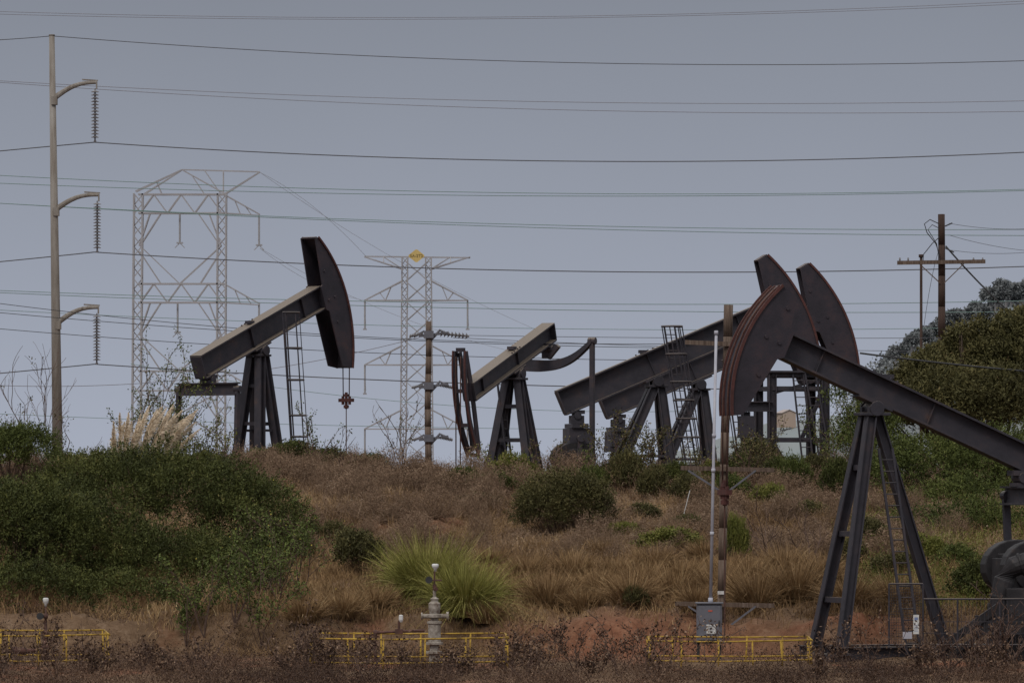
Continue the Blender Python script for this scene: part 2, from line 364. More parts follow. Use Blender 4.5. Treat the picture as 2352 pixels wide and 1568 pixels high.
    g=G(); g.box((xr,0,zc),(.16,cs*2+.35,.14)); g.cyl((xr,0,zc-.35),(xr,0,zc+.32),.06); g.cyl((xr,0,zc-.32),(xr,0,zc-.2),.11)
    for s in(-1,1): g.cyl((xr,s*cs,zc-.18),(xr,s*cs,zc+.16),.06)
    g.box((xr,0,zc+.2),(.12,.2,.1)); g.obj('carrier_bar',RUST,E)
    g=G(); g.cyl((xr,0,rodlow),(xr,0,zc-.3),.02,n=8); g.obj('polished_rod',CABLE,E)
    ht=hp-saddle; g=G(); tops=[]
    for (fx,fy) in feet:
        tp=Vector((.12*(1 if fx>0 else -1),.22*(1 if fy>.01 else -1 if fy<-.01 else 0),ht)); ft=Vector((fx,fy,.15))
        g.ibeam(ft,tp,legw,legw,.035,(1,0,0)); tops.append((ft,tp)); g.box((fx,fy,.12),(legw*1.6,legw*1.6,.05))
    front=[t for t,f in zip(tops,feet) if f[0]>0]; rear=[t for t,f in zip(tops,feet) if f[0]<=0]
    for f in (.22,.5,.78):
        if len(front)>1:
            p=[t[0].lerp(t[1],f) for t in front[:2]]; g.bar(p[0],p[1],.1,.14)
        if len(rear)>1:
            p=[t[0].lerp(t[1],f) for t in rear[:2]]; g.bar(p[0],p[1],.1,.14)
    if len(rear)>1:
        for i in range(2): g.bar(front[i][0].lerp(front[i][1],.45),rear[i][0].lerp(rear[i][1],.45),.08,.1)
    g.obj('samson_post',PAINT,E)
    g=G(); g.box((0,0,ht+.04),(.75,.8,.08))
    for s in(-1,1): g.box((0,s*.28,ht+.16),(.42,.16,.16))
    g.cyl((0,-bw*.75,hp-.12),(0,bw*.75,hp-.12),.15,n=16); g.cyl((0,-bw*.82,hp-.12),(0,-bw*.75,hp-.12),.2,n=16); g.cyl((0,bw*.75,hp-.12),(0,bw*.82,hp-.12),.2,n=16)
    g.obj('saddle_bearing',PAINT,E,bevel=.01)
    tc=B(-a+.45,0,w0); g=G()
    g.box((tc.x,0,tc.z-.05),(.55,.5,.14)); g.cyl((tc.x,-.3,tc.z-.18),(tc.x,.3,tc.z-.18),.14)
    ze=tc.z-eqdrop
    if eq=='bar':
        g.ibeam((tc.x,-Le/2,ze-.1),(tc.x,Le/2,ze-.1),.36,.5,.05)
        g.box((tc.x,0,ze+.19),(.42,.5,.1)); zend=ze-.1
    elif eq=='block':
        g.box((tc.x,0,ze+.12),(.5,.5,.3)); g.box((tc.x,0,ze-.12),(.62,Le,.16)); g.box((tc.x,0,ze-.5),(.8,Le-.2,.58)); g.box((tc.x-.3,0,ze-.88),(.3,Le-.3,.24)); g.box((tc.x+.22,0,ze-.88),(.3,Le-.3,.2)); zend=ze-.6
    else:
        n=24; pts=[]
        for i in range(n+1):
            f=i/n; y=-Le/2+Le*f; z=ze-.12+ (.72*max(0,(f-.45)/.55)**3.0 ) -.16*math.sin(math.pi*min(1,f*1.1))
            pts.append((y,z))
        for i in range(n):
            y0,z0_=pts[i];y1,z1_=pts[i+1]; f0,f1=i/n,(i+1)/n; tt=[.22-.13*max(0,q-.4)/.6 for q in(f0,f1)]
            g.add([(tc.x+sx*.14,y,z+sz*t) for (y,z,t) in((y0,z0_,tt[0]),(y1,z1_,tt[1])) for sx,sz in((-1,-1),(1,-1),(1,1),(-1,1))],[(3,2,1,0),(4,5,6,7),(0,1,5,4),(1,2,6,5),(2,3,7,6),(3,0,4,7)])
        zend=pts[-1][1]
        g.bar((tc.x,0,tc.z-.1),(tc.x,0,ze),.25,.2); g.bar((tc.x,.5,tc.z-.05),(tc.x,.1,ze),.2,.16)
    g.obj('equalizer',PAINT,E)
    zk,rk=crank; xk=tc.x-.1
    if eq=='bow': xk=tc.x
    for s in(-1,1):
        if eq=='bow' and s<0: continue
        g=G(); pe=Vector((tc.x,s*Le/2,zend)); pc=Vector((xk,s*Le/2,zk-rk*.2))
        g.bar(pe,pc,.15,.18,(1,0,0)); g.cyl(pe+Vector((0,-.14,0)),pe+Vector((0,.14,0)),.13); g.cyl(pc+Vector((0,-.14,0)),pc+Vector((0,.14,0)),.16)
        g.obj('pitman_arm',PAINT,E)
        g=G(); c=Vector((xk,s*(Le/2-.3),zk)); n=28; poly=[]
        for i in range(n):
            al=2*math.pi*i/n; rr=rk*(.82+.28*math.sin(al-.2)+.06*math.sin(3*al)); poly.append((c.x+rr*math.cos(al),c.z+rr*math.sin(al)))
        g.prism(poly,c.y-.2,c.y+.2)
        poly2=[(c.x+(x-c.x)*.72,c.z+(z-c.z)*.72) for x,z in poly]
        ya,yb=sorted((c.y+s*.2,c.y+s*.27)); g.prism(poly2,ya,yb); g.cyl((c.x,c.y-.35,c.z),(c.x,c.y+.35,c.z),.2*min(1,rk),n=16)
        g.obj('crank_counterweight',PAINTB,E,bevel=.03)
    kk=min(1,rk); g=G(); g.box((xk,0,zk),(1.5*kk,Le*.42,1.2*kk)); g.box((xk,0,zk+.66*kk),(1.2*kk,Le*.36,.12)); g.cyl((xk,-Le*.4,zk),(xk,Le*.4,zk),.12*kk); g.box((xk,0,(zk-.6*kk)/2+.1),(1.7*kk,Le*.5,max(.2,zk-.8*kk)))
    g.obj('gear_reducer',PAINTB,E,bevel=.02)
    g=G(); fxm=max(f[0] for f in feet)+.4; sy=1.05 if skid[1]>.4 else .75
    for s in(-1,1): g.ibeam((xk-1.5,s*sy,skid[1]/2-.17),(fxm,s*sy,skid[1]/2-.17),skid[0],skid[1],.03)
    for x in np.linspace(xk-1.3,fxm-.2,6): g.bar((x,-sy+.01,0),(x,sy-.01,0),.18,.24)
    g.obj('base_skid',PAINT,E)
    if ladder:
        for L in ladder: build_ladder(E,*L)
    return E,B
def build_ladder(E,p0,p1,w,cage,wd=(0,1,0),fr=(.12,.35,.6,.85,1.0),r=.36):
    p0=Vector(p0);p1=Vector(p1);g=G(); wn=Vector(wd).normalized(); wv=wn*w/2; d=(p1-p0); L=d.length
    g.bar(p0-wv,p1-wv,.06,.06); g.bar(p0+wv,p1+wv,.06,.06)
    n=int(L/.3)
    for i in range(1,n): 
        c=p0+d*i/n; g.cyl(c-wv,c+wv,.02,n=6)
    if cage:
        out=Vector(cage); rings=[]
        for f in fr:
            c=p0+d*f; ring=[c-wv]
            for i in range(9):
                al=math.pi*i/8; ring.append(c+out*(.1+r*1.5*math.sin(al))-wn*r*math.cos(al))
            ring.append(c+wv); rings.append(ring); g.tube(ring,.04,5)
        for j in (1,3,5,7,9): g.tube([r_[j] for r_ in rings],.022,4)
    g.obj('ladder',PAINT,E)
E1,_=pumpjack('dark pumpjack with raised horse head standing on the brushy ridge',592,225,798,53,21.5,5.55,3.7,4.25,.98,.58,.78,32,29,
  [(.72,.75),(.72,-.75),(-.72,.7),(-.72,-.7)],3.0,915,crank=(1.0,.5),legw=.32,tipt=.12,tipb=.62,ladder=[((.9,-1.15,.2),(.55,-.85,7.2),.42,(.6,-.8,0),(.8,.6,0),(.12,.3,.42,.62,.8,1.0))])
E2,_=pumpjack('pumpjack with open-framed horse head lowered and beam tail raised',1180,205,850,245,-18.5,4.6,3.4,3.85,.68,.5,.42,26,24,
  [(.5,.95),(.5,-.95),(-.6,.95),(-.6,-.95)],3.7,1100,crank=(.8,.5),eq='bow',legw=.27,eqdrop=.5,ladder=[((.2,.1,.2),(.1,-.5,4.3),.4,None,(1,0,0))],rodlow=0,openhead=True)
E3,_=pumpjack('large dark pumpjack with long beam tilted up, horse head raised',1508,214,868,10,23,6.25,3.75,4.95,1.0,.6,.8,25,25,
  [(.6,1.0),(.6,-1.0),(-2.3,.9),(-2.3,-.9)],1.6,915,crank=(1.9,.85),eq='block',legw=.33,tipt=.4,tipb=.7,ladder=[((1.35,-1.25,.2),(.3,-.95,7.1),.42,(.3,-1,0),(1,.2,0),(.1,.25,.4,.5,.6,.7,.85,1.0))])
E4,_=pumpjack('large dark pumpjack parallel to its neighbour, horse head raised',1606,223,876,10,23,6.35,3.95,5.05,1.0,.6,.8,24,24,
  [(.6,1.0),(.6,-1.0),(-2.3,.9),(-2.3,-.9)],1.6,960,crank=(1.6,.6),eq='block',legw=.33,tipt=.4,tipb=.7,ladder=[((1.8,-1.25,.2),(1.0,-.95,6.2),.4,(.3,-1,0),(1,.2,0),(.1,.4,.7,1.0))])
E5,B5=pumpjack('dark pumpjack on steel skid, raised horse head with rusty cable tracks',2003,150,928,197,23.5,4.06,5.0,2.95,.72,.5,.85,26,28,
  [(1.25,1.05),(1.25,-1.05),(-2.1,0)],2.0,1130,crank=(2.0,1.05),legw=.27,tipt=.5,tipb=.3,saddle=.3,eqdrop=.55,skid=(.3,.48),
  ladder=[((-.7,1.25,.1),(-.15,.6,5.5),.42,None,(1,.2,0))],rodlow=.4)
def guard():
    D=148.2; x0=X(2042,D); x1=X(2420,D); z0=hz(x0,D)
    E=empty('machine_guard_fence',(x0,D,z0),0,'wire mesh guard panels with warning plates round the pumpjack crank','fence')
    zt=Zr(1375,D)-z0; ztl=Zr(1340,D)-z0; W=x1-x0; wl=X(2120,D)-x0
    g=G()
    for x,z in ((0,ztl),(wl,ztl),(wl+.9,zt),(wl+2,zt),(W,zt)): g.cyl((x,0,.35),(x,0,z),.024,n=8)
    g.cyl((0,0,ztl),(wl,0,ztl),.022,n=8); g.cyl((wl,0,zt),(W,0,zt),.024,n=8); g.cyl((0,0,.4),(W,0,.4),.02,n=8)
    g.obj('guard_frame',PAINT,E)
    g=G()
    for i in range(1,14): g.bar((wl*i/14,0,.4),(wl*i/14,0,ztl),.009,.009)
    for i in range(1,22): g.bar((0,0,.4+(ztl-.4)*i/22),(wl,0,.4+(ztl-.4)*i/22),.009,.009)
    n=34
    for i in range(1,n): x=wl+(W-wl)*i/n; g.bar((x,0,.4),(x,0,zt),.009,.009)
    for z in (.7,1.0): g.bar((wl,0,z),(W,0,z),.016,.016)
    g.obj('wire_mesh',PAINT,E)
    g=G(); c=P(2104,1433,D); g.box((c.x-x0,-.03,c.z-z0),(.15,.012,.50)); g.obj('notice_plate',WHITE,E)
    g=G(); g.box((c.x-x0,-.039,c.z-z0+.15),(.09,.004,.07))
    for i in range(5): g.box((c.x-x0,-.039,c.z-z0-.02-.04*i),(.10-.02*(i%2),.004,.008))
    g.obj('notice_print',surf('blue_print',[(.3,(.12,.16,.3)),(.7,(.15,.2,.35))],3),E)
    g=G(); c=P(2084,1458,D); g.box((c.x-x0,-.025,c.z-z0),(.24,.01,.18)); g.obj('small_plate',PIPEG,E)
    g=G(); g.bar((wl+.2,.4,.1),(wl+2.1,.4,1.45),.2,.2); g.bar((wl+.7,.4,.1),(wl+2.4,.4,1.2),.12,.12); g.bar((wl+1.4,.5,.9),(wl+2.6,.5,.9),.3,.5)
    g.obj('brace',PAINTB,E)
    g=G(); c=P(2335,1400,D+1.2); cx=c.x-x0
    pts=[Vector((cx-.30,1.2,.3)),Vector((cx-.40,1.2,.9)),Vector((cx-.43,1.2,1.5)),Vector((cx-.33,1.2,2.05)),Vector((cx-.05,1.2,2.42)),Vector((cx+.35,1.2,2.55)),Vector((cx+.8,1.2,2.55))]
    g.tube(pts,.28,16)
    for t_ in (.5,2.2,4.4): k=int(t_); p=pts[k].lerp(pts[k+1],t_-k); d=(pts[k+1]-pts[k]).normalized(); g.cyl(p-d*.04,p+d*.04,.31,n=16)
    g.box((cx+.35,1.4,.9),(1.3,1.1,1.9)); g.obj('engine_housing',PAINTB,E,bevel=.02)
guard()
def frame():
    D=212; c=P(1818,1110,D); z0=hz(c.x,D)
    E=empty('steel_service_platform',(c.x,D,z0),math.radians(12),'dark steel service platform frame with diagonal braces beside pumpjacks','platform')
    w=125*m(D)/2; zt=Zr(862,D)-z0; g=G()
    for x in(-w,w):
        for y in(-1,1): g.ibeam((x,y,0),(x,y,zt),.3,.3,.035,(1,0,0))
    for z in (zt,zt-.5,Zr(1010,D)-z0):
        for y in(-1,1): g.bar((-w,y,z),(w,y,z),.12,.16)
        for x in(-w,w): g.bar((x,-1,z),(x,1,z),.12,.16)
    g.bar((-w,-1,Zr(905,D)-z0),(w,-1,zt-.1),.06,.1); g.bar((w,-1,Zr(890,D)-z0),(0.1,-1,Zr(1010,D)-z0),.14,.14); g.bar((-w,-1,Zr(1010,D)-z0),(0,-1,1.4),.1,.12)
    g.obj('steel_frame',PAINT,E)
    g=G(); g.box((0,0,zt+.12),(2*w+.6,2.4,.07)); g.obj('deck',PAINT,E)
    g=G(); x=-w-1.9; zt2=Zr(925,D)-z0
    g.ibeam((x,-1,zt2-.15),(-w,-1,zt2-.15),.3,.38,.04)
    g.ibeam((x+.9,-1,0),(x+.9,-1,zt2-.35),.28,.28,.03,(1,0,0)); g.box((x+.9,-1,zt2-.9),(.5,.5,.8))
    g.obj('side_beam',PAINT,E)
    build_ladder(E,(.5,-1.4,.1),(-.05,-1.1,zt+.1),.4,None,(1,0,0))
    build_ladder(E,(w+.3,-1.4,.1),(w*.4,-1.15,zt+.1),.4,None,(1,0,0))
frame()
# ---------------------------------------------------------------- wires
def wire(pts,D,r,mat,label,x0=-150,x1=2500,group='overhead power lines',D2=None,n=40):
    xs=np.array([p[0] for p in pts],float); ys=np.array([p[1] for p in pts],float)
    co=np.polyfit(xs,ys,2 if len(pts)>2 else 1); D2=D2 or D
    g=G(); L=[]
    for i in range(n+1):
        px=x0+(x1-x0)*i/n; d=D+(D2-D)*i/n; L.append(P(px,float(np.polyval(co,px)),d))
    g.tube(L,r*.75,5); o=g.obj('power_line',mat,None,True); top(o,label,'power line',group)
th_='thin sagging overhead wire against the grey sky'
gr_='greenish oxidised overhead conductor sagging across the sky'
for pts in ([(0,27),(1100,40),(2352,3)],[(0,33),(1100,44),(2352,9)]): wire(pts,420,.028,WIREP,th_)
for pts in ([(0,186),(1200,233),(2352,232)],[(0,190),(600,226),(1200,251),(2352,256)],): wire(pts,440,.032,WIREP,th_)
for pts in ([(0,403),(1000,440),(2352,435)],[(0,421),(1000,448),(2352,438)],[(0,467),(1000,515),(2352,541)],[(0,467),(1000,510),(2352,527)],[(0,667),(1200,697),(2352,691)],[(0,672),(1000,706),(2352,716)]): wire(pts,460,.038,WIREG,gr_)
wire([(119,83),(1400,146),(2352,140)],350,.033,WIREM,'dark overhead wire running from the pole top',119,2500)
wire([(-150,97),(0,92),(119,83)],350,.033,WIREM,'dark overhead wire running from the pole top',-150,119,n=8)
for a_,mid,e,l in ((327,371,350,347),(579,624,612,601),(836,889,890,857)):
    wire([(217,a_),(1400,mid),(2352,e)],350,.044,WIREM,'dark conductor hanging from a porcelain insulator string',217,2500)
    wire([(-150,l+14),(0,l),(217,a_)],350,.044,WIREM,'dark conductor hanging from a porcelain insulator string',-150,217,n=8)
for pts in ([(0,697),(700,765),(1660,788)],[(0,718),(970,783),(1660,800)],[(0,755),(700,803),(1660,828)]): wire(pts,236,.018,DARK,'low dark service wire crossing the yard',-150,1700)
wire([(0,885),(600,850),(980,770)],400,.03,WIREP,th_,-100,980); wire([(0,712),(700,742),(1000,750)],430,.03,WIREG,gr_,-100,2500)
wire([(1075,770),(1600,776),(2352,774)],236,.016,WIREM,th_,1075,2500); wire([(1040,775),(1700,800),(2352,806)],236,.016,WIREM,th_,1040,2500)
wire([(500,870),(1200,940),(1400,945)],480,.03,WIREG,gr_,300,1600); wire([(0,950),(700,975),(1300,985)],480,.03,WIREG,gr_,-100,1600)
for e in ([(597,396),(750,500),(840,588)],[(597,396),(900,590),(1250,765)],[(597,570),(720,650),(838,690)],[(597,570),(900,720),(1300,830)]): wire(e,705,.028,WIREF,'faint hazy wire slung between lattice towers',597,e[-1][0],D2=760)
# ---------------------------------------------------------------- tall steel pole
def insul_string(g,pt,L,r=.18,nd=15):
    prof=[(.03,0)]
    for i in range(nd):
        z=-L*(.04+.9*i/nd); s=L*.9/nd
        prof+=[(.05,z),(r*.45,z-.1*s),(r,z-.45*s),(r*.9,z-.55*s),(.05,z-.6*s)]
    prof+=[(.05,-L*.96),(.08,-L*.97),(.08,-L),(.02,-L-.01)]
    g.lathe(prof[::-1],pt,12)
def steelpole():
    D=350; b=P(136,1110,D); z0=hz(b.x,D); t=P(119,82,D)
    E=empty('transmission_pole',(b.x,D,z0),0,'tall tapered tan transmission pole with three davit arms','utility pole')
    tp=Vector((t.x-b.x,0,t.z-z0)); g=G()
    g.cyl((0,0,0),tp,.37,.17,20); g.cyl(tp,tp+Vector((0,0,.06)),.19,.19,16); g.obj('pole_shaft',CONC,E,True)
    for r0,r1,xe,ri in ((228,190,222,327),(483,448,227,580),(743,706,226,837)):
        f=(1110-r0)/(1110-82); cx=tp.x*f; z=Zr(r0,D)-z0; ze=Zr(r1,D)-z0; xE=X(xe,D)-b.x
        pts=[Vector((cx,0,z)).lerp(Vector((xE,0,ze)),u)+Vector((0,0,.32*math.sin(math.pi*u))) for u in np.linspace(0,1,9)]
        g=G()
        for i in range(8): g.cyl(pts[i],pts[i+1],.18-.010*i,.18-.010*(i+1),10)
        g.box((cx+.1,0,z-.1),(.35,.6,.5)); g.cyl(pts[-1]+Vector((0,-.05,.05)),pts[-1]+Vector((0,-.05,-.4)),.05,n=8)
        g.bar(pts[-1]+Vector((-.9,0,.18)),pts[-1]+Vector((.08,0,.12)),.05,.09)
        g.obj('davit_arm',CONC,E)
        g=G(); L=pts[-1].z-.35-(Zr(ri,D)-z0); insul_string(g,(xE-.1,0,pts[-1].z-.35),L,.25); g.obj('insulator_string',INSUL,E)
steelpole()
# ---------------------------------------------------------------- lattice towers
def lat(g,p0,p1,w,n,r=.13,rb=.08,wy=None):
    p0=Vector(p0);p1=Vector(p1);d=(p1-p0).normalized(); wy=wy or w
    a=Vector((1,0,0)) if abs(d.z)>.5 else Vector((0,0,1)); b=Vector((0,1,0))
    cs=[(-1,-1),(1,-1),(1,1),(-1,1)]
    def q(u,c): return p0.lerp(p1,u)+a*c[0]*w/2+b*c[1]*wy/2
    for c in cs: g.bar(q(0,c),q(1,c),r,r)
    for i in range(n):
        for j in range(4):
            c0,c1=cs[j],cs[(j+1)%4]
            if (i+j)%2: c0,c1=c1,c0
            g.bar(q(i/n,c0),q((i+1)/n,c1),rb,rb)
def tower1():
    D=700; b=P(413,1110,D); z0=hz(b.x,D)
    E=empty('transmission_tower',(b.x,D,z0),0,'wide pale steel lattice transmission tower with truss crossarms','transmission tower','steel lattice transmission towers')
    def T(px,row,y=0): v=P(px,row,D); return Vector((v.x-b.x,y,v.z-z0))
    g=G()
    def br(p,q,w): g.bar(p,q,w*.95,w*.95)
    for a_,bb in ((318,311),(510,506)):
        p=T(a_,445); q=T(bb,1110); q.z=0; lat(g,q,p,1.05,34,.19,.12,1.6)
    for y in(-.8,.8):
        for r0,r1 in((447,490),(652,695),(852,897)):
            br(T(318,r0,y),T(515,r0,y),.2); br(T(318,r1,y),T(515,r1,y),.2)
            n=6
            for i in range(n):
                xa=322+188*i/n; xb=322+188*(i+1)/n
                br(T(xa,r0 if i%2 else r1,y),T(xb,r1 if i%2 else r0,y),.13)
            br(T(345,r1,y),T(320,r1+75,y),.13); br(T(370,r1,y),T(322,r1+75,y),.12)
            br(T(480,r1,y),T(508,r1+75,y),.13); br(T(455,r1,y),T(506,r1+75,y),.12)
            if r0!=447: br(T(320,r0-75,y),T(370,r0,y),.12); br(T(508,r0-75,y),T(460,r0,y),.12)
            br(T(515,r0,y),T(597,r1+3,y*.2),.16); br(T(515,r1,y),T(595,r1+5,y*.2),.14)
            for k in (.3,.6):
                br(T(515,r0,y).lerp(T(597,r1+3,0),k),T(515,r1,y).lerp(T(597,r1+3,0),k+.15),.1)
        br(T(312,440,y),T(418,390,y*.2),.18); br(T(330,447,y),T(416,392,y*.2),.14)
        br(T(418,390,y*.2),T(520,447,y),.15)
        br(T(597,395,y*.2),T(515,447,y),.17); br(T(513,392,y*.5),T(513,447,y),.12); br(T(440,402,y*.5),T(470,447,y),.1)
        br(T(470,392,y*.5),T(508,447,y),.1); br(T(360,418,y*.5),T(372,447,y),.1)
        for r0,r1 in ((770,852),(565,652)):
            br(T(322,r0,y),T(413,r1,y),.11); br(T(508,r0,y),T(413,r1,y),.11)
        br(T(318,1000,y),T(505,900,y),.11); br(T(505,1000,y),T(318,900,y),.11)
    br(T(418,390,0),T(597,395,0),.17)
    g.obj('lattice_frame',GALV_HAZE,E)
    for px,r in ((413,492),(595,497),(408,697),(595,700),(408,897)):
        g=G(); t=T(px,r); t2=T(px,r+66); g.cyl(t,t2,.12,n=8); g.box(t2,(.8,.2,.2)); g.bar(t2,t2+Vector((.6,0,-.6)),.1,.1); g.bar(t2,t2+Vector((-.6,0,-.6)),.1,.1)
        g.obj('insulator_string',INSUL2,E)
tower1()
def tower2():
    D=760; b=P(957,1110,D); z0=hz(b.x,D)
    E=empty('transmission_tower',(b.x,D,z0),0,'narrow pale steel lattice tower with wide arms and yellow number sign','transmission tower','steel lattice transmission towers')
    def T(px,row,y=0): v=P(px,row,D); return Vector((v.x-b.x,y,v.z-z0))
    g=G()
    def br(p,q,w): g.bar(p,q,w*.95,w*.95)
    for a_,bb in ((930,924),(984,990)):
        p=T(a_,590); q=T(bb,1110); q.z=0; lat(g,q,p,.75,40,.17,.11,1.2)
    br(T(837,589,0),T(1080,592,0),.2)
    for y in(-1.4,1.4):
        rows=list(range(600,1110,46))
        for i in range(len(rows)-1):
            br(T(932,rows[i],y),T(984,rows[i+1],y),.1); br(T(984,rows[i],y),T(932,rows[i+1],y),.1)
        for e,s in((837,925),(1080,990)): br(T(e,590,y*.1),T(s,618,y),.15); br(T((e+s)/2,590,y*.1),T(s,618,y),.1); br(T((e+s)/2,590,y*.1),T((e+s)/2,603,y*.5),.1)
        for r0 in (690,838,985):
            for e,s in((837,925),(1075,990)):
                br(T(e,r0,y*.1),T(s,r0-45,y),.16); br(T(e,r0,y*.1),T(s,r0,y),.16)
                br(T(e,r0,0).lerp(T(s,r0-45,y),.4),T(e,r0,0).lerp(T(s,r0,y),.55),.1)
                br(T(e,r0,0).lerp(T(s,r0-45,y),.7),T(e,r0,0).lerp(T(s,r0,y),.55),.1)
            br(T(925,r0,y),T(990,r0,y),.13)
    g.obj('lattice_frame',GALV_HAZE,E)
    for r in (690,838,985):
        for px in(838,1074):
            g=G(); t=T(px,r); t2=T(px,r+66); g.cyl(t,t2,.12,n=8); g.box(t2,(.5,.2,.2)); g.bar(t,t2+Vector((.15,0,.4)),.04,.04); g.obj('insulator_string',INSUL2,E)
    g=G(); c=T(957,589,-2.0); s=18*m(D)
    pl=[(-s,.1),(-s*.12,s*.8),(s*.12,s*.8),(s,.1),(s,-.1),(s*.12,-s*.8),(-s*.12,-s*.8),(-s,-.1)]
    g.prism([(c.x+x_,c.z+z_) for x_,z_ in pl],c.y,c.y+.06); so=g.obj('number_sign',YSIGN,E)
    cu=bpy.data.curves.new('t','FONT'); cu.body='5A-2T2'; cu.size=.56; cu.align_x='CENTER'; cu.align_y='CENTER'; cu.extrude=.01
    to=bpy.data.objects.new('t',cu); COL.objects.link(to); bpy.context.view_layer.update()
    me=bpy.data.meshes.new_from_object(to.evaluated_get(bpy.context.evaluated_depsgraph_get())); bpy.data.objects.remove(to)
    me.materials.clear(); me.materials.append(FADED); o=bpy.data.objects.new('sign_lettering',me); COL.objects.link(o); o.parent=so
    o.location=(c.x,c.y-.03,c.z); o.rotation_euler=(math.pi/2,0,0)
tower2()
# ---------------------------------------------------------------- wood poles
def bend(g,p0,p1,r0,r1,n=10,amp=.02):
    p0=Vector(p0);p1=Vector(p1)
    for i in range(n):
        a_=p0.lerp(p1,i/n)+Vector((amp*math.sin(i*.9),0,0)); b_=p0.lerp(p1,(i+1)/n)+Vector((amp*math.sin((i+1)*.9),0,0))
        g.cyl(a_,b_,r0+(r1-r0)*i/n,r0+(r1-r0)*(i+1)/n,12)
def pole_mid():
    D=236; b=P(983,1110,D); z0=hz(b.x,D)
    E=empty('wooden_utility_pole',(b.x,D,z0),0,'brown wooden power pole with steel brackets and post insulators','utility pole','wooden utility poles')
    def T(px,row,y=0): v=P(px,row,D); return Vector((v.x-b.x,y,v.z-z0))
    g=G(); tp=T(984,738); bend(g,(0,0,0),tp,.15,.115); g.obj('pole_shaft',WOOD,E,True)
    for r in(766,884,1004):
        g=G(); g.bar(T(962,r+6),T(1030,r-2),.12,.1); g.tube([T(985,r+20),T(1000,r+4),T(1010,r-8),T(1022,r-2)],.06,6); g.box(T(985,r+2),(.4,.36,.3)); g.bar(T(950,r+8),T(975,r-6),.08,.08)
        g.obj('steel_bracket',GREYB,E)
        for s,e in((1012,1078),(972,940)) if r<800 else ((1012,1040),(972,945)):
            g=G(); a_=T(s,r); c_=T(e,r+6); n=8
            for i in range(n):
                p=a_.lerp(c_,i/n);q=a_.lerp(c_,(i+.55)/n); g.cyl(p,q,(.15 if s>1000 else .1)*(1 if r<800 else .7),.05,10)
            g.cyl(a_,c_,.045,n=8); g.obj('post_insulator',INSUL,E)
pole_mid()
def pole_right():
    D=250; b=P(2165,1110,D); z0=hz(b.x,D)
    E=empty('wooden_utility_pole',(b.x,D,z0),0,'dark creosoted wooden pole with one long crossarm and looping cables','utility pole','wooden utility poles')
    def T(px,row,y=0): v=P(px,row,D); return Vector((v.x-b.x,y,v.z-z0))
    g=G(); bend(g,(0,0,0),T(2162,492),.18,.15,amp=.01); g.obj('pole_shaft',WOODD,E,True)
    g=G(); g.bar(T(2060,604,-.25),T(2262,601,-.25),.16,.17); g.bar(T(2110,606,-.3),T(2158,650,-.2),.04,.04); g.bar(T(2215,604,-.3),T(2168,650,-.2),.04,.04); g.obj('crossarm',WOOD,E)
    for p in (2066,2085,2235,2256):
        g=G(); v=T(p,600,-.25); g.lathe([(.02,0),(.035,.04),(.045,.08),(.025,.12),(.035,.14),(.01,.15)],v,8); g.obj('pin_insulator',INSUL,E)
    for pp,r in (([(2157,515,-.2),(2135,505,-.3),(2122,515,-.3),(2128,535,-.3),(2148,560,-.3),(2157,585,-.3)],.022),([(2157,545,-.2),(2140,560,-.3),(2120,585,-.3),(2119,600,-.3)],.02),([(2170,520,-.2),(2186,513,-.3)],.03),([(2170,570,-.2),(2190,580,-.3)],.03),([(2157,525,-.2),(2140,517,-.3),(2130,528,-.3),(2150,560,-.3),(2157,600,-.3)],.018)):
        g=G(); g.tube([T(*q) for q in pp],r); g.obj('jumper_cable',DARK,E)
    x=X(2118,D); z1=hz(x,D); g=G(); g.cyl((0,0,0),(0,0,Zr(583,D)-z1),.075,.06,10); g.cyl((0,0,Zr(590,D)-z1),(0,0,Zr(583,D)-z1),.11,.11,8)
    o=g.obj('slim_post',WOODD,None,True); o.location=(x,D+.6,z1); top(o,'slim dark post standing beside the creosoted wooden pole','post')
    wire([(2172,565),(2240,640),(2352,745)],250,.05,DARK,'thick dark service cable sloping down from the pole',2172,2480)
    for a_,e in((513,526),(540,575),(574,580)): wire([(2180,a_),(2270,(a_+e)/2+5),(2352,e)],250,.014,DARK,'thin wire leading off the wooden pole',2180,2500,D2=300)
    wire([(2162,560),(2140,640),(2118,780)],250,.014,DARK,'thin guy wire stretched down from the wooden pole',2122,2160)
    wire([(1985,812),(2150,832),(2352,852)],198,.045,DARK,'thick dark cable hanging low between poles',1975,2500)
pole_right()
def pole_near():
    D=154; b=P(1655,1450,D); z0=hz(b.x,D)
    E=empty('wooden_utility_pole',(b.x,D,z0),0,'weathered grey-brown wooden pole with several short crossarms','utility pole','wooden utility poles')
    def T(px,row,y=0): v=P(px,row,D); return Vector((v.x-b.x,y,v.z-z0))
    g=G(); bend(g,(0,0,0),T(1673,700),.105,.125,amp=.008); g.obj('pole_shaft',WOOD,E,True)
    for l,r,row in((1573,1690,788),(1563,1778,1076),(1550,1778,1387)):
        g=G(); g.bar(T(l,row-2,-.16),T(r,row+3,-.16),.1,.12); g.obj('crossarm',WOOD,E)
        if row>1000:
            for pa,pb in (((1735,row+4,-.23),(1668,row+55,-.12)),((1580,row+4,-.23),(1652,row+50,-.12))):
                g=G(); g.bar(T(*pa),T(*pb),.03,.05); g.obj('crossarm_brace',GREYB,E)
    g=G(); g.box(T(1655,1360,-.16),(.17,.04,.09)); g.obj('number_tag',WHITE,E)
pole_near()
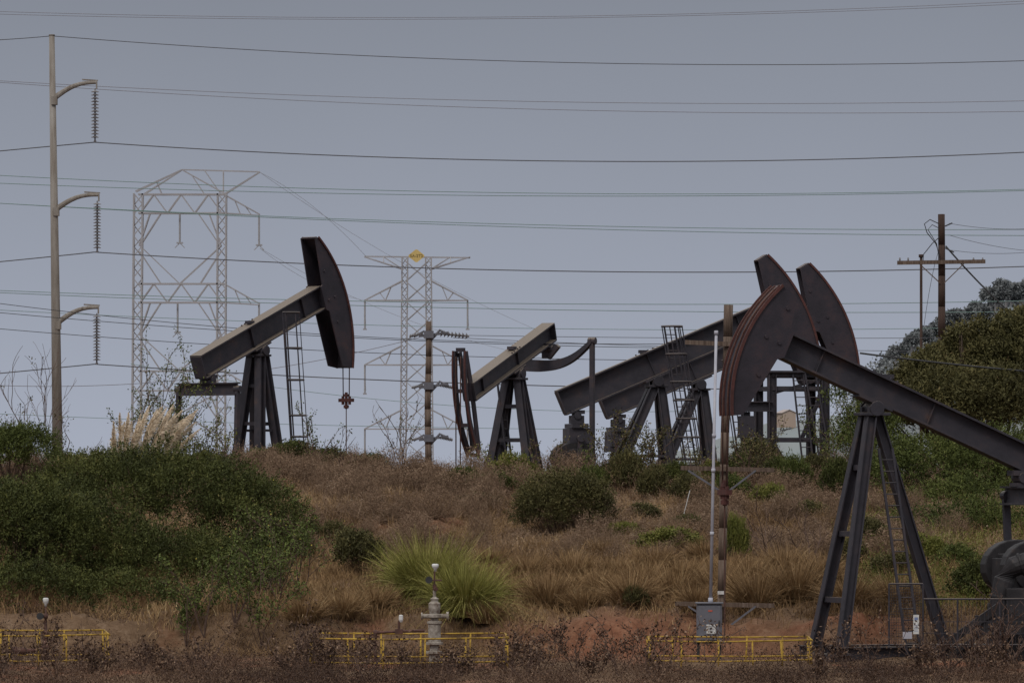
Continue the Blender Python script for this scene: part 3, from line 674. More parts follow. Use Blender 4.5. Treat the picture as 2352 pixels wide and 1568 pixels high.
def box():
    D=147.5; b=P(1630,1475,D); z0=hz(b.x,D)
    E=empty('electrical_control_box',(b.x,D,z0),0,'grey electrical control box with tall pale conduit mast','electrical box')
    def T(px,row,y=0): v=P(px,row,D); return Vector((v.x-b.x,y,v.z-z0))
    c=T(1629,1430); g=G(); g.box(c,(.66,.32,.98)); g.obj('cabinet',GREYB,E,bevel=.02)
    g=G(); g.box(c+Vector((0,-.175,0)),(.58,.02,.88)); g.box(c+Vector((0,0,.52)),(.72,.42,.04)); g.obj('door',GREYB,E,bevel=.008)
    g=G(); g.box(c+Vector((.25,-.2,0)),(.03,.03,.16)); g.obj('door_handle',DARK,E)
    g=G(); g.box(c+Vector((.04,-.19,-.15)),(.24,.008,.24)); g.obj('paper_label',WHITE,E)
    g=G(); 
    for i in range(4): g.box(c+Vector((.04-.01*(i%2),-.197,-.08-.04*i)),(.17-.03*(i%2),.006,.01))
    g.obj('label_print',GREYB,E)
    g=G(); g.box(c+Vector((.02,-.19,.32)),(.11,.008,.04)); g.obj('warning_label',REDL,E)
    g=G()
    for s in(-.28,.28): g.bar((c.x+s,.1,0),(c.x+s,.1,c.z-.45),.07,.07)
    g.bar((c.x-.4,.1,c.z-.5),(c.x+.4,.1,c.z-.5),.08,.06); g.obj('stand',DARK,E)
    g=G(); a_=T(1632,1385); t=T(1645,768); g.cyl(a_,t,.042,.036,12)
    g.cyl(t,t+Vector((0,0,.1)),.06,.05,10); g.cyl(a_,a_+Vector((0,0,.15)),.07,.06,10)
    for r in(1225,1000,1080): 
        q=T(1632+13*(1385-r)/617,r); g.cyl(q-Vector((0,0,.05)),q+Vector((0,0,.05)),.055,n=10)
    g.obj('conduit_mast',PIPEG,E,True)
box()
# ---------------------------------------------------------------- fences
def yfence(px0,px1,Df,Db,h,label,nx,skew=0):
    x0=X(px0,Df);x1=X(px1,Df); z0=hz((x0+x1)/2,Df)
    E=empty('yellow_pipe_railing',(x0,Df,z0),0,label,'railing','yellow pipe railings around wellheads'); W=x1-x0; dp=Db-Df
    def post(x,y):
        g=G(); g.cyl((x,y,-.25),(x+random.uniform(-.06,.06),y,h+random.uniform(-.02,.03)),.022,n=8); g.obj('railing_post',YEL,E,True)
    for y in(0,dp):
        for i in range(nx+1): post(W*i/nx+ (skew if y else 0)+(random.uniform(-.25,.25) if 0<i<nx else 0),y)
    for x in(0,W): post(x+skew/2,dp/2)
    def rail(pts):
        g=G(); g.tube(pts,.021,8); g.obj('rail',YEL,E,True)
    for z in(h,h*.2):
        rail([(0,0,z),(W*.4,0,z-.03),(W,0,z+.02)]); rail([(skew,dp,z),(W*.6+skew,dp,z-.02),(W+skew,dp,z)])
        for x in(0,W): rail([(x,0,z),(x+skew,dp,z)])
yfence(-60,252,144,149,.8,'yellow pipe railing around a small wellhead',4,-.5)
yfence(709,1168,141,146,.74,'yellow pipe railing enclosing the main wellhead',5,-.1)
yfence(1490,1866,143,147,.62,'yellow pipe railing beside a pumpjack skid',5,.1)
# ---------------------------------------------------------------- wellheads
def wellhead_main():
    D=144.2; b=P(998,1530,D); z0=hz(b.x,D)
    E=empty('wellhead',(b.x,D,z0),0,'weathered cream wellhead valve stack with white gauge on top','wellhead','oil wellheads inside railings')
    def z(row): return Zr(row,D)-z0
    g=G(); g.lathe([(.12,-.1),(.12,z(1480)),(.22,z(1480)+.01),(.22,z(1480)+.07),(.16,z(1480)+.08),(.16,z(1432)),(.19,z(1431)),(.19,z(1426)),(.1,z(1425)),(.1,z(1418)),(.18,z(1417)),(.18,z(1410)),(.12,z(1409)),(.15,z(1398)),(.15,z(1385)),(.09,z(1380)),(.11,z(1374)),(.04,z(1370)),(.04,z(1350)),(.01,z(1349))],(0,0,0),16)
    g.lathe([(.2,.05),(.2,.15),(.14,.16),(.14,.35),(.22,.36),(.22,.42)],(0,0,0),16)
    g.cyl((-.3,0,z(1414)),(.32,0,z(1414)),.06,n=10); g.cyl((.3,0,z(1414)),(.36,0,z(1414)),.11,n=12); g.cyl((-.3,0,z(1414)),(-.34,0,z(1414)),.09,n=12)
    g.obj('valve_body',VALVE,E,False,.005)
    g=G(); g.cyl((0,0,z(1372)),(0,0,z(1310)),.022,n=8); g.cyl((-.1,0,z(1332)),(.18,0,z(1332)),.02,n=8); g.cyl((0,0,z(1352)),(.05,-.1,z(1352)),.05,n=8); g.box((0,0,z(1345)),(.1,.1,.08)); g.obj('riser_pipe',CABLE,E)
    g=G(); g.cyl((-.14,-.1,z(1331)),(-.14,-.04,z(1331)),.09,n=16); g.obj('pressure_gauge',DARK,E)
    g=G(); g.lathe([(.03,z(1312)),(.04,z(1306)),(.08,z(1302)),(.09,z(1296)),(.06,z(1294))],(.02,0,0),12); g.obj('gauge_cap',WHITE,E,True)
    g=G(); g.cyl((-1.5,0,z(1452)),(-.25,0,z(1447)),.035,n=8); g.cyl((-.9,0,z(1449)),(-.9,0,z(1425)),.03,n=8); g.box((-.9,0,z(1449)),(.2,.12,.12)); g.cyl((-1.55,0,z(1452)),(-1.45,0,z(1452)),.07,n=10); g.cyl((-1.5,0,z(1452)),(-1.5,0,-.1),.04,n=8); g.obj('flow_line',CABLE,E)
    g=G(); g.lathe([(.03,z(1428)),(.055,z(1423)),(.055,z(1413)),(.03,z(1411))],(-.85,0,0),10); g.obj('white_transmitter',WHITE,E)
wellhead_main()
def wellhead_small():
    D=147; b=P(105,1515,D); z0=hz(b.x,D)
    E=empty('wellhead',(b.x,D,z0),0,'small dark wellhead riser with white gauge and black dial','wellhead','oil wellheads inside railings')
    def z(row): return Zr(row,D)-z0
    g=G(); g.lathe([(.09,-.1),(.09,z(1490)),(.14,z(1489)),(.14,z(1482)),(.07,z(1480)),(.07,z(1460)),(.1,z(1459)),(.1,z(1452)),(.05,z(1450)),(.03,z(1420)),(.06,z(1419)),(.06,z(1410)),(.02,z(1408)),(.02,z(1392))],(0,0,0),12); g.cyl((-.5,0,z(1495)),(0,0,z(1488)),.06,n=8); g.cyl((-.9,0,z(1492)),(-.5,0,z(1495)),.1,n=10); g.obj('valve_body',CABLE,E,True)
    g=G(); g.cyl((-.14,-.1,z(1414)),(-.14,-.04,z(1414)),.09,n=16); g.cyl((-.14,-.05,z(1414)),(.02,0,z(1414)),.015,n=6); g.obj('pressure_gauge',DARK,E)
    g=G(); g.lathe([(.03,z(1392)),(.035,z(1386)),(.07,z(1382)),(.075,z(1374)),(.05,z(1372))],(0,0,0),12); g.obj('gauge_cap',WHITE,E,True)
wellhead_small()
g=G(); g.cyl((0,0,0),(.28,0,1.1),.012,n=6); o=g.obj('marker_rod',WHITE); D_=gD(1564,1215); o.location=(X(1564,D_),D_,hz(X(1564,D_),D_)+.1); top(o,'thin leaning white marker rod in dry brush','marker rod')
# ---------------------------------------------------------------- vegetation
def big(name,lobpx,D0,n,per,L,W,mats,label,cat='bush',tl=.28,stems=80,up=.6,shell=.4,extra=None,group=None,zb=-.6,jit=.14):
    lob=[]
    for (px,row,rpx,rrow,dd,ry) in lobpx:
        D=D0+dd; v=P(px,row,D); lob.append((v.x,v.y,v.z,rpx*m(D),ry,rrow*m(D)))
    cx=np.mean([l[0] for l in lob]); b=(cx,D0,hz(cx,D0))
    vg=VG(); foliage(vg,[(l[0]-b[0],l[1]-b[1],l[2]-b[2],l[3],l[4],l[5]) for l in lob],n,per,L,W,tl,up,0,shell,(0,0,zb),stems,jit=jit)
    if extra: extra(vg)
    o=vg.obj(name,mats); o.location=b; top(o,label,cat,group); return o
big('bush',[(340,1240,310,200,1,3.0),(230,1150,150,95,2,2),(450,1150,150,90,2,2),(580,1240,130,135,2,2),(380,1350,220,120,-4,1.8),(210,1310,180,150,-3,2.0),(520,1340,130,100,-3,1.6),(280,1400,150,75,-7,1.2)],163,11500,14,.085,.033,[L_DK,STEM],'huge domed dark olive coyote brush on the slope',zb=-2.1,shell=.3,jit=.16)
big('bush',[(40,1270,180,150,0,2.2),(-30,1200,110,90,1,1.6),(120,1220,110,90,1,1.6),(60,1380,160,80,-3,1.5)],158,4600,14,.085,.033,[L_DK,STEM],'rounded dark olive brush mound on the lower slope',zb=-1.2,shell=.3,jit=.16)
big('bush',[(60,1040,75,52,0,1.5),(10,1050,60,60,0,1.5)],186,1300,12,.09,.035,[L_GR,STEM],'dense rounded green bush on the ridge')
big('bush',[(560,1360,130,95,0,1.2),(640,1300,75,70,0,1),(480,1405,100,60,-1,1),(700,1250,40,50,0,.7)],156,420,8,.08,.036,[L_WG,STEM,L_YF],'airy green bush dotted with small yellow flowers',tl=.35,stems=120,shell=.95,
  extra=lambda vg: vg.leaves(RNG.normal(size=(90,3))*np.array([.9,.6,.65])+np.array([0,-.3,1.3]),RNG.normal(size=(90,3)),.05,.04,RNG.random(90),2))
big('bush',[(1290,1165,98,72,0,1.1),(1240,1185,60,55,-.5,.8),(1345,1170,60,60,0,.8)],175,2300,13,.08,.03,[L_OL,STEM],'round olive-green shrub on dry slope')
def tree(name,lobpx,D0,basepx,n,per,L,W,mats,label,tl=.35,trunkr=.16,group=None):
    x=X(basepx,D0); z=hz(x,D0); E=empty(name,(x,D0,z),0,label,'tree',group)
    lob=[]
    for (px,row,rpx,rrow,dd,ry) in lobpx:
        D=D0+dd; v=P(px,row,D); lob.append((v.x-x,v.y-D0,v.z-z,rpx*m(D),ry,rrow*m(D)))
    g=G()
    for l in lob:
        for k in range(3):
            t=Vector((l[0]+random.uniform(-.5,.5)*l[3],l[1]+random.uniform(-.4,.4)*l[4],l[2]+random.uniform(-.3,.6)*l[5])); s0=Vector((random.uniform(-.2,.2),random.uniform(-.2,.2),-.2)); mid=s0.lerp(t,.5)+Vector((random.uniform(-.3,.3),0,.3))
            g.cyl(s0,mid,trunkr*.7,trunkr*.4,7); g.cyl(mid,t,trunkr*.4,trunkr*.1,6)
    g.cyl((0,0,-.3),(0,0,1.0),trunkr*1.4,trunkr,9)
    g.obj('trunk',BARK,E)
    vg=VG(); foliage(vg,lob,n,per,L,W,tl,.35,0,.6,(0,0,.1),0,jit=.3); o=vg.obj('crown',mats); o.parent=E
    return E
tree('scrub_tree',[(2150,895,65,55,0,2),(2235,850,65,60,2,2),(2320,845,75,80,1,2),(2110,945,65,55,-2,2),(2200,940,110,75,-2,2),(2300,950,100,90,-3,2),(2380,910,80,140,0,2),(2080,890,36,36,0,1),(2225,790,34,26,3,1),(2345,765,38,30,1,1.5),(2165,830,40,28,2,1),(2050,960,50,55,0,1.5),(2285,790,26,28,2,1),(2190,800,22,24,2,1),(2110,860,30,26,0,1),(2250,765,18,18,2,.8),(2315,750,20,20,2,.8),(2135,835,18,20,1,.8),(2365,740,24,22,1,.8),(2060,905,20,20,0,.8),(2095,850,14,16,1,.6),(2205,770,14,16,1,.6)],202,2230,8500,12,.14,.055,[L_OL,STEM],'spreading olive-green scrub tree behind the pumpjack')
tree('scrub_tree',[(1985,990,42,50,0,1),(2020,1010,50,60,1,1),(1950,1035,45,40,-1,1),(2045,1050,60,50,-1,1),(1940,985,25,25,0,.6),(1925,925,22,30,0,.6),(2000,930,26,26,0,.6)],197,2000,1200,9,.11,.045,[L_GR,STEM],'small leafy green tree beside pumpjack legs',trunkr=.06)
big('bush',[(2150,1090,110,80,0,2),(2270,1080,120,90,1,2),(2060,1100,70,60,0,1.5),(2350,1120,90,110,0,2),(2210,1170,120,70,-3,1.5)],186,3800,11,.10,.04,[L_GR,STEM],'broad green bush below the scrub tree',jit=.25)
big('bush',[(2240,1225,110,70,0,1.5),(2340,1260,90,80,0,1.5),(2120,1230,90,50,2,1.2)],174,1800,11,.09,.035,[L_GR,STEM],'mid-green bush on the dry slope',jit=.25)
def proto(kind):
    vg=VG(); r=RNG
    lob=[(0,0,.45,.75,.7,.5),(-.45,.1,.35,.5,.5,.38),(.45,-.1,.38,.5,.5,.4),(.1,-.3,.3,.5,.5,.35),(-.15,.2,.68,.4,.4,.3)]
    if kind=='dry':
        n=560; d=nrm(r.normal(size=(n,3))); d[:,2]=np.abs(d[:,2])*.9+.15
        B=r.normal(size=(n,3))*np.array([.35,.3,0]); vg.blades(B,d,.5+.55*r.random(n),.02,-.1+.4*r.random(n),np.clip(.5+.16*r.normal(size=n),0,1),3,0)
        foliage(vg,lob,380,7,.08,.018,.25,.3,0,.9,(0,0,0),0)
        return vg,[L_DRY,STEM]
    foliage(vg,lob,640,11,.09,.038,.22,.7,0,.6,(0,0,0),40,stemw=.015)
    n=60; d=nrm(r.normal(size=(n,3))); d[:,2]=np.abs(d[:,2])+.4; vg.blades(r.normal(size=(n,3))*np.array([.4,.35,0])+np.array([0,0,.3]),d,.7+.35*r.random(n),.014,.05,r.random(n)*.6,3,1)
    return vg,[{'dk':L_DK,'gr':L_GR,'yg':L_YG,'ol':L_OL}[kind],STEM]
protos={}
LBL={'dk':'dark green shrub growing among dry brush','gr':'green leafy shrub growing on the ridge','yg':'yellow-green shrub standing out of dry brush','ol':'olive-toned shrub on the dry slope','dry':'dead reddish-brown brush clump on the slope'}
for k in ('dk','gr','yg','ol','dry'):
    for v in range(3):
        vg,mt=proto(k); o=vg.obj('shrub',mt); protos[(k,v)]=o.data; bpy.data.objects.remove(o)
def shrub(px,row,w,h,k,D=None):
    D=D or gD(px,row); x=X(px,D); s=w*m(D)/2/1.05; hh=h*m(D)/1.0
    o=bpy.data.objects.new('dry_brush' if k=='dry' else 'shrub',protos[(k,random.randint(0,2))]); COL.objects.link(o)
    o.location=(x,D,hz(x,D)-.08); o.scale=(s,s*.85,hh); o.rotation_euler=(0,0,random.uniform(0,6.28))
    top(o,LBL[k],'dry brush' if k=='dry' else 'shrub','dead brush clumps on the slope' if k=='dry' else 'shrubs scattered over the hillside')
for a in [(670,1075,150,60,'dk'),(760,1080,140,50,'dk'),(850,1085,130,45,'gr'),(600,1075,120,45,'gr'),(1070,1110,110,40,'gr'),(1180,1120,150,75,'yg'),(1130,1130,130,45,'gr'),(1440,1135,130,95,'ol'),(1360,1140,110,65,'gr'),(1500,1150,110,75,'ol'),(1400,1120,90,55,'ol'),(1280,1115,110,40,'ol'),
  (1590,1160,130,70,'ol'),(1700,1115,150,70,'dk'),(1740,1095,160,80,'ol'),(1825,1135,120,85,'gr'),(1765,1175,110,60,'yg'),(1930,1150,120,90,'dk'),(2000,1130,120,90,'ol'),(1680,1150,110,60,'gr'),(1880,1105,110,60,'ol'),(1640,1110,100,50,'yg'),(1550,1125,110,60,'dk'),(1790,1110,110,60,'dk'),
  (820,1310,190,90,'ol'),(1540,1270,180,55,'yg'),(1690,1290,80,100,'yg'),(760,1260,120,60,'ol'),(2000,1250,120,60,'ol'),(1460,1400,90,50,'ol'),(1860,1200,110,50,'ol'),(1960,1300,110,60,'ol'),(150,1060,160,50,'gr'),(470,1070,150,50,'ol'),(1430,1240,110,40,'yg'),(2060,1330,150,60,'ol'),(2250,1380,170,90,'dk'),(2340,1420,140,110,'ol'),(2120,1290,140,60,'yg'),(2200,1310,130,60,'gr'),(1100,1170,140,40,'ol'),(1480,1200,120,45,'ol'),(1580,1220,110,40,'dk')]: shrub(*a)
for i in range(160):
    px=random.uniform(560,2300); row=random.uniform(1100,1300)
    shrub(px,row,random.uniform(80,170),random.uniform(35,80),'dry')
for i in range(50):
    px=random.uniform(-20,1250); shrub(px,1080,random.uniform(70,150),random.uniform(35,76),'dry',random.uniform(186,194))
def tussock(px,row,w,h,nb,mat,label,name='grass_tussock',group='grass tussocks on the slope',bw=.02,lean=.75,dr=.5):
    D=gD(px,row); x=X(px,D); z=hz(x,D); H=h*m(D); Wd=w*m(D)/2
    n=nb; az=RNG.random(n)*2*np.pi; le=RNG.random(n)**.7
    d=np.stack([np.cos(az)*le*lean,np.sin(az)*le*lean,np.ones(n)],1)+RNG.normal(size=(n,3))*.12
    B=np.stack([np.cos(az)*RNG.random(n)*Wd*.45,np.sin(az)*RNG.random(n)*Wd*.45,np.zeros(n)],1)
    out=np.stack([np.cos(az)*.7,np.sin(az)*.7,-1.3*np.ones(n)],1)
    vg=VG(); vg.blades(B,d,H*(.4+.8*RNG.random(n)),bw*(.5+RNG.random(n)),.08+dr*(.3+.7*le)*RNG.random(n),np.clip(.5+.17*RNG.normal(size=n)+.12*np.sin(az*3),0,1),6,0,droopdir=out,tip=.1)
    o=vg.obj(name,[mat]); o.location=(x,D,z-.05); top(o,label,'grass',group); return o
tussock(985,1385,230,185,4400,L_PAM,'large green and straw pampas grass clump','pampas_grass',None,.022,.5,.7)
tussock(1070,1415,220,165,3600,L_PAM,'straw-tipped pampas grass clump drooping over the bank','pampas_grass',None,.022,.5,.8)
tussock(940,1350,160,120,1400,L_PAM,'short straw-green pampas grass tuft on the slope','pampas_grass',None,.02,.5,.7)
for a in [(1260,1395,200,120),(1370,1375,170,95),(1450,1390,190,110),(1550,1385,190,110),(1740,1400,200,140),(1830,1380,180,130),(1650,1380,170,110),(1180,1380,150,90),(1950,1400,180,110),(1320,1330,170,80),(1500,1310,180,80),(1800,1320,180,90),(860,1400,150,80),(790,1420,150,80),(2060,1400,170,120),(1620,1290,150,70),(1210,1330,150,70),(1420,1330,150,70),(1720,1340,160,80),(1890,1340,160,90),(1600,1400,150,80),(1130,1300,130,60),(1340,1400,150,70),(1240,1280,140,60),(1380,1280,140,55),(1480,1350,160,85),(1560,1340,160,80),(1670,1330,150,80),(700,1430,150,80),(1120,1430,140,70)]:
    tussock(*a,1400,L_GRASS,'dry tan-brown grass tussock on the slope',lean=.6)
def plumes():
    D=188; x=X(330,D); z=hz(x,D); vg=VG(); np_=36
    n=1500; az=RNG.random(n)*2*np.pi; le=RNG.random(n)
    vg.blades(np.stack([RNG.normal(size=n)*.7,RNG.normal(size=n)*.4,np.zeros(n)],1),np.stack([np.cos(az)*le*.5,np.sin(az)*le*.5,np.ones(n)],1),1.3*(.6+.5*RNG.random(n)),.025,.3*RNG.random(n),.3+.5*RNG.random(n),4,1)
    for i in range(np_):
        px=240+188*(i+.5)/np_+random.uniform(-7,7); f=(px-330)/95
        tr=random.uniform(922,972)-  (0 if 300<px<425 else -18) + (12 if px<265 else 0)
        tipv=P(px,tr,D+random.uniform(-.8,.8)); tip=np.array([tipv.x-x,tipv.y-D,tipv.z-z]); base=np.array([tip[0]*.55-.25,tip[1]*.5,.2])
        Lp=random.uniform(1.05,1.5); ax=(tip-base)/np.linalg.norm(tip-base); st=tip-ax*Lp
        vg.blades(base[None],(st-base)[None],np.array([np.linalg.norm(st-base)]),.03,0,np.array([.4]),2,1)
        k=640; s_=RNG.random(k); lean=np.array([.45+.3*f+random.uniform(-.15,.15),0,-.08]); tb=random.uniform(.4,.75)
        C=st+ax*Lp*s_[:,None]+lean*(s_[:,None]**2)*.6
        dd=ax*1.3+RNG.normal(size=(k,3))*.36+np.array([.3,0,-.1])+lean*s_[:,None]
        vg.blades(C,dd,(.24*(np.sin(np.pi*np.clip(s_*.85+.12,0,1))*.9+.15)),.022,.4,np.clip(tb+.2*RNG.normal(size=k),0,1),2,0)
    o=vg.obj('pampas_grass',[L_PLUME,L_PAM]); o.location=(x,D,z); top(o,'pampas grass clump crowned with feathery cream plumes','grass')
plumes()
def sapling(px,D,hpx,spread,leafy,lm,label,seed,lean=0,nb=4,r0=.018):
    rn=random.Random(seed); x=X(px,D); z=hz(x,D); H=hpx*m(D); g=G(); tips=[]
    def br(p,d,L,r,lev):
        n=5; q=p
        for i in range(n):
            d=(d+Vector((rn.gauss(0,.14),rn.gauss(0,.14),rn.gauss(.03,.08)))).normalized(); q2=q+d*L/n
            g.cyl(q,q2,r*(1-.6*i/n)+.004,r*(1-.6*(i+1)/n)+.004,4); tips.append((q2.copy(),lev)); q=q2
            if lev<2 and i>0 and rn.random()<.75:
                a=rn.uniform(0,6.28); dd=(d*.8+Vector((math.cos(a),math.sin(a),rn.uniform(0,.7)))*spread*.8).normalized(); br(q,dd,L*rn.uniform(.3,.55),r*.5,lev+1)
    for k in range(nb):
        a=rn.uniform(0,6.28); br(Vector((0,0,-.05)),Vector((math.cos(a)*.5*spread+lean,math.sin(a)*.5*spread,1)).normalized(),H*rn.uniform(.6,1.0),r0*rn.uniform(.5,1),0)
    E=empty('bare_bush',(x,D,z),0,label,'bush','sparse twiggy bushes'); g.obj('branches',STEMW,E)
    pts=[t for t in tips if t[1]>=1 and rn.random()<leafy]
    if pts:
        C=np.array([tuple(t[0]) for t in pts]); C=np.repeat(C,4,0)+RNG.normal(size=(len(C)*4,3))*.07
        vg=VG(); vg.leaves(C,RNG.normal(size=C.shape)+np.array([0,0,.3]),.085,.045,RNG.random(len(C)),0); o=vg.obj('leaves',[lm]); o.parent=E
tw='bare reddish twigs rising above the ridge brush'; tl_='twiggy bush with small green leaves above the ridge'; tf_='tall airy green weed standing in dark brush'
for i,a in enumerate([(60,188,180,.7,.15,L_OL,tw),(95,190,260,.45,.04,L_OL,tw),(165,189,110,.9,.3,L_OL,tw),(20,188,150,.9,.2,L_OL,tw),(375,190,260,.5,1,L_GR,tl_),(350,189,180,.6,1,L_GR,tl_),(400,189,200,.6,1,L_GR,tl_),(420,189,150,.7,.9,L_GR,tl_),(510,190,120,.8,.6,L_YG,tl_),(490,190,140,.8,.6,L_YG,tl_),(470,189,110,.9,.35,L_OL,tw),
   (715,191,120,.6,.4,L_GR,tl_),(780,190,100,.7,.15,L_OL,tw),(925,192,160,.4,.1,L_OL,tw),(1150,191,90,.8,.3,L_YG,tl_),(1250,192,90,.7,.2,L_OL,tw),(1440,190,150,.8,.9,L_OL,tl_),(1470,190,130,.8,.9,L_OL,tl_),(1510,191,120,.8,.6,L_OL,tl_),(1590,192,110,.8,.5,L_OL,tl_),(1700,191,120,.8,.6,L_OL,tl_),(1740,191,110,.8,.6,L_OL,tl_),(1360,191,100,.8,.4,L_GR,tl_),(1930,190,200,.6,.8,L_GR,tl_),(1770,165,180,.8,0,L_OL,'tangled bare brown branches on the slope'),(1860,166,130,1,0,L_OL,'tangled bare brown branches on the slope'),
   (470,153,180,.8,1,L_WG,tf_),(600,152.5,220,.8,1,L_WG,tf_),(540,153,200,.8,1,L_WG,tf_),(690,158,200,.6,.9,L_WG,tf_),(640,155,200,.7,1,L_WG,tf_),(430,153,150,.7,1,L_WG,tf_)]): sapling(*a,seed=i+3)
for i in range(48):
    sapling(random.uniform(-20,2370),random.uniform(131,142),random.uniform(50,120),1.1,.25,L_WEED,'tangled dead brown twigs at the yard edge',100+i,nb=4,r0=.012)
for i,(px,h) in enumerate([(2230,120),(2310,150),(2180,90),(2270,100),(2340,130)]): sapling(px,141,h,1.1,.03,L_WEED,'twisted bare branches beside the machine guard',200+i,nb=5,r0=.03)
def scatter_stuff(name,label,ncl,per,pxr,Dr,hgt,wid,mat,dens=None,spread=.3,leafy=0,lean=.5,nseg=3,lsz=(.07,.03)):
    D=Dr[0]+(Dr[1]-Dr[0])*RNG.random(ncl); px=pxr[0]+(pxr[1]-pxr[0])*RNG.random(ncl); x=(px-1176)*K*D
    if dens is not None:
        k=RNG.random(ncl)<dens(px,D,x); D=D[k];x=x[k];px=px[k];ncl=len(D)
    H=hgt[0]+(hgt[1]-hgt[0])*RNG.random(ncl)*(.6+.4*np.sin(x*.8)*np.sin(D*.5))
    X_=np.repeat(x,per)+RNG.normal(size=ncl*per)*spread; Y_=np.repeat(D,per)+RNG.normal(size=ncl*per)*spread; n=len(X_)
    Z_=hterr(X_,Y_)-.03; B=np.stack([X_,Y_,Z_],1); az=RNG.random(n)*2*np.pi; le=RNG.random(n)*lean
    d=np.stack([np.cos(az)*le,np.sin(az)*le,np.ones(n)],1)
    patchy=.16*np.sin(x*.55+.7*np.sin(D*.3))+.12*np.sin(x*1.7+D*.9)
    L=np.repeat(H,per)*(.4+.7*RNG.random(n)); t=np.clip(np.repeat(.47+patchy+.12*RNG.normal(size=ncl),per)+.08*RNG.normal(size=n),0,1)
    vg=VG(); vg.blades(B,d,L,wid*(.6+.8*RNG.random(n)),.05+.35*RNG.random(n),t,nseg,0,droopdir=np.stack([np.cos(az),np.sin(az),-np.ones(n)],1))
    if leafy:
        k=leafy; u=.3+.7*RNG.random((n,k)); C=B[:,None,:]+nrm(d)[:,None,:]*(L[:,None]*u)[:,:,None]; C=C.reshape(-1,3)+RNG.normal(size=(n*k,3))*.05
        vg.leaves(C,RNG.normal(size=(n*k,3)),lsz[0],lsz[1],np.clip(np.repeat(t,k)+.08*RNG.normal(size=n*k)-.05,0,1),0)
    o=vg.obj(name,[mat]); o["kind"]="stuff"; o["label"]=label
shelf=lambda px,D,x: np.where((np.abs(x+3.0)<1.6)&(np.abs(D-175)<3.5),.12,1)*np.where((D<155.5)&(px>1200)&(px<1850),.2,1)
scatter_stuff('dry_grass','dry tan-brown grass covering the slope',5000,36,(-80,2430),(153.5,184),(.3,.95),.022,L_GRASS,dens=shelf)
scatter_stuff('dry_ground_brush','low reddish-brown dry brush covering the upper slope',4200,22,(-80,2430),(166,197),(.4,.95),.02,L_DRY,leafy=2,lean=1.1,nseg=3,lsz=(.06,.02),dens=shelf)
scatter_stuff('golden_grass','golden dry grass between brush clumps on the ridge',900,30,(500,2000),(176,196),(.4,.9),.02,L_GRASS,lean=.6)
bare=lambda px,D: np.where((px>1200)&(px<1880)&(D>139),.3,1)*np.where((px>1870)&(D>141)&(D<151),.25,1)
patch=lambda px,D,x: np.clip(.6+.6*np.sin(x*.9+1)*np.sin(D*.8)+.4*np.sin(x*2.3),0.2,1)*bare(px,D)
scatter_stuff('dead_weeds','dark dead weeds and twigs along the bottom of the yard',3000,10,(-80,2430),(126,142),(.3,.85),.012,L_WEED,leafy=3,lean=1.1,nseg=3,dens=patch,lsz=(.05,.025))
scatter_stuff('dead_weeds','dark dead weeds scattered inside the yard',1700,10,(-80,2430),(142,155),(.25,.85),.013,L_WEED,leafy=3,lean=1.1,nseg=3,dens=patch,lsz=(.05,.025))
scatter_stuff('straw_grass','sparse straw-coloured grass at the foot of the bank',320,22,(500,1250),(150,156),(.25,.7),.017,L_GRASS,lean=.7)
scatter_stuff('green_ground_brush','patchy green growth on the slope',460,40,(1950,2430),(156,190),(.4,.9),.03,L_YG,leafy=3,lean=.8,nseg=2)
def far_trees():
    hx=[p[0] for p in HP]; hr=[p[1] for p in HP]
    for i in range(38):
        D=1050+random.uniform(-25,25)
        if i<16: px=2275+i*12; row=random.uniform(660,698); sz=random.uniform(10,18)
        else: px=2050+(i-16)*11+random.uniform(-4,4); sz=random.uniform(7,12) if px>2150 else random.uniform(4,8); row=float(np.interp(px,hx,hr))-random.uniform(-4,9)
        x=X(px,D); zb=Zr(float(np.interp(px,hx,hr))+35,D)
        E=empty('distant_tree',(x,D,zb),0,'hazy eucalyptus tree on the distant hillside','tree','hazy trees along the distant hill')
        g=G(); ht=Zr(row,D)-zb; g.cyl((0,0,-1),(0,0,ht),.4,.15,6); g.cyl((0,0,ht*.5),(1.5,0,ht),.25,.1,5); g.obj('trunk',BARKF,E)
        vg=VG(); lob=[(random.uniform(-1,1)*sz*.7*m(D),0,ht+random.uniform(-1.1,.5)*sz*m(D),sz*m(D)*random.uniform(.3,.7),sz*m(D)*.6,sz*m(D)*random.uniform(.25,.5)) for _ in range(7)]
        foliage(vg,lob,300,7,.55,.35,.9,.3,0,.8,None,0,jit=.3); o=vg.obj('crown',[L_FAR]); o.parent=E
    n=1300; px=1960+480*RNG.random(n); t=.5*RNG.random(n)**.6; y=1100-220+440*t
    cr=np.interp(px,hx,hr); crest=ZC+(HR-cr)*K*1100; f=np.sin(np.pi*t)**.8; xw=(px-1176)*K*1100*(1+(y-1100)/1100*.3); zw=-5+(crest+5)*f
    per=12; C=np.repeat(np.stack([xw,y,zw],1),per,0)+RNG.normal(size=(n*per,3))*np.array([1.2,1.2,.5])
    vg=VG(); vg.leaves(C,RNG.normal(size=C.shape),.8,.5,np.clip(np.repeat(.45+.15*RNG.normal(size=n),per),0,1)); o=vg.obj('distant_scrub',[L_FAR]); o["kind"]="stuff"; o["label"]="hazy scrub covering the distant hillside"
far_trees()
D_=1950; v=P(1806,948,D_); g=G()
g.prism([(-2.4,-5),(2.4,-5),(2.4,0),(0,.9),(-2.4,0)],-3,3); o=g.obj('wall',surf('tan_stucco',[(.3,(.30,.23,.19)),(.7,(.34,.265,.215))],.3))
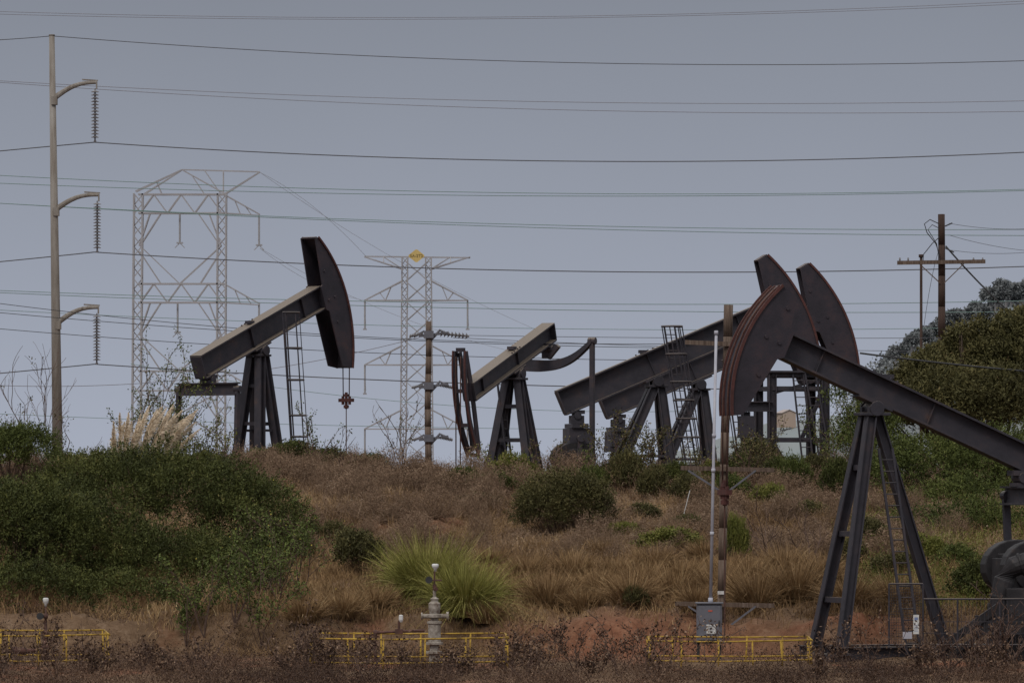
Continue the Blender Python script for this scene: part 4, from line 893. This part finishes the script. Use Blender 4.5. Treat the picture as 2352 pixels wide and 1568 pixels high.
g2=G(); g2.bar((-2.9,0,-.1),(0,0,1.1),6.6,.2); g2.bar((2.9,0,-.1),(0,0,1.1),6.6,.2); r=g2.obj('roof',surf('pale_roof',[(.3,(.28,.24,.23)),(.7,(.32,.27,.255))],.3))
E=empty('distant_house',(v.x,D_,v.z),.3,'small tan building on the far hazy hill','building'); o.parent=E; r.parent=E
# ---------------------------------------------------------------- world, sun, camera
w=bpy.data.worlds.new('World'); sc.world=w; w.use_nodes=True; nt=w.node_tree; bg=nt.nodes['Background']
sky=nt.nodes.new('ShaderNodeTexSky'); sky.sky_type='NISHITA'; sky.sun_disc=False; sky.sun_elevation=math.radians(48); sky.sun_rotation=math.radians(200); sky.dust_density=4
tc=nt.nodes.new('ShaderNodeTexCoord'); sp=nt.nodes.new('ShaderNodeSeparateXYZ'); nt.links.new(tc.outputs['Generated'],sp.inputs[0])
cr=nt.nodes.new('ShaderNodeValToRGB'); els=cr.color_ramp.elements
while len(els)<5: els.new(.5)
for e,(p,c) in zip(els,[(0,(3.35,3.65,4.4)),(.04,(2.68,2.93,3.55)),(.088,(1.92,2.08,2.5)),(.2,(3.4,3.6,3.9)),(.7,(9.9,9.8,9.6))]): e.position=p; e.color=(*[q/10 for q in c],1)
nt.links.new(sp.outputs['Z'],cr.inputs[0])
nz=nt.nodes.new('ShaderNodeTexNoise'); nz.inputs['Scale'].default_value=9; nz.inputs['Detail'].default_value=4; nt.links.new(tc.outputs['Generated'],nz.inputs['Vector'])
mr=nt.nodes.new('ShaderNodeMapRange'); mr.inputs[3].default_value=9.2; mr.inputs[4].default_value=10.8; nt.links.new(nz.outputs['Fac'],mr.inputs[0])
vm=nt.nodes.new('ShaderNodeVectorMath'); vm.operation='SCALE'; nt.links.new(cr.outputs[0],vm.inputs[0]); nt.links.new(mr.outputs[0],vm.inputs['Scale'])
mx=nt.nodes.new('ShaderNodeMix'); mx.data_type='RGBA'; mx.inputs[0].default_value=.05
nt.links.new(vm.outputs[0],mx.inputs[6]); nt.links.new(sky.outputs[0],mx.inputs[7])
nt.links.new(mx.outputs[2],bg.inputs['Color']); bg.inputs['Strength'].default_value=.118
sl=bpy.data.lights.new('sun','SUN'); sl.energy=1.45; sl.angle=math.radians(16); sl.color=(1,.94,.85); so=bpy.data.objects.new('sun',sl); COL.objects.link(so)
so.rotation_euler=(math.radians(42),0,math.radians(-25)); so.location=(0,0,60)
cam=bpy.data.cameras.new('camera'); co=bpy.data.objects.new('camera',cam); COL.objects.link(co)
cam.lens=200; cam.sensor_width=36; co.location=(0,0,ZC); co.rotation_euler=(math.pi/2,0,0); cam.shift_y=(HR-784)/2352; cam.clip_start=1; cam.clip_end=30000
sc.camera=co
sc.view_settings.view_transform='Standard'; sc.view_settings.look='None'; sc.view_settings.exposure=0
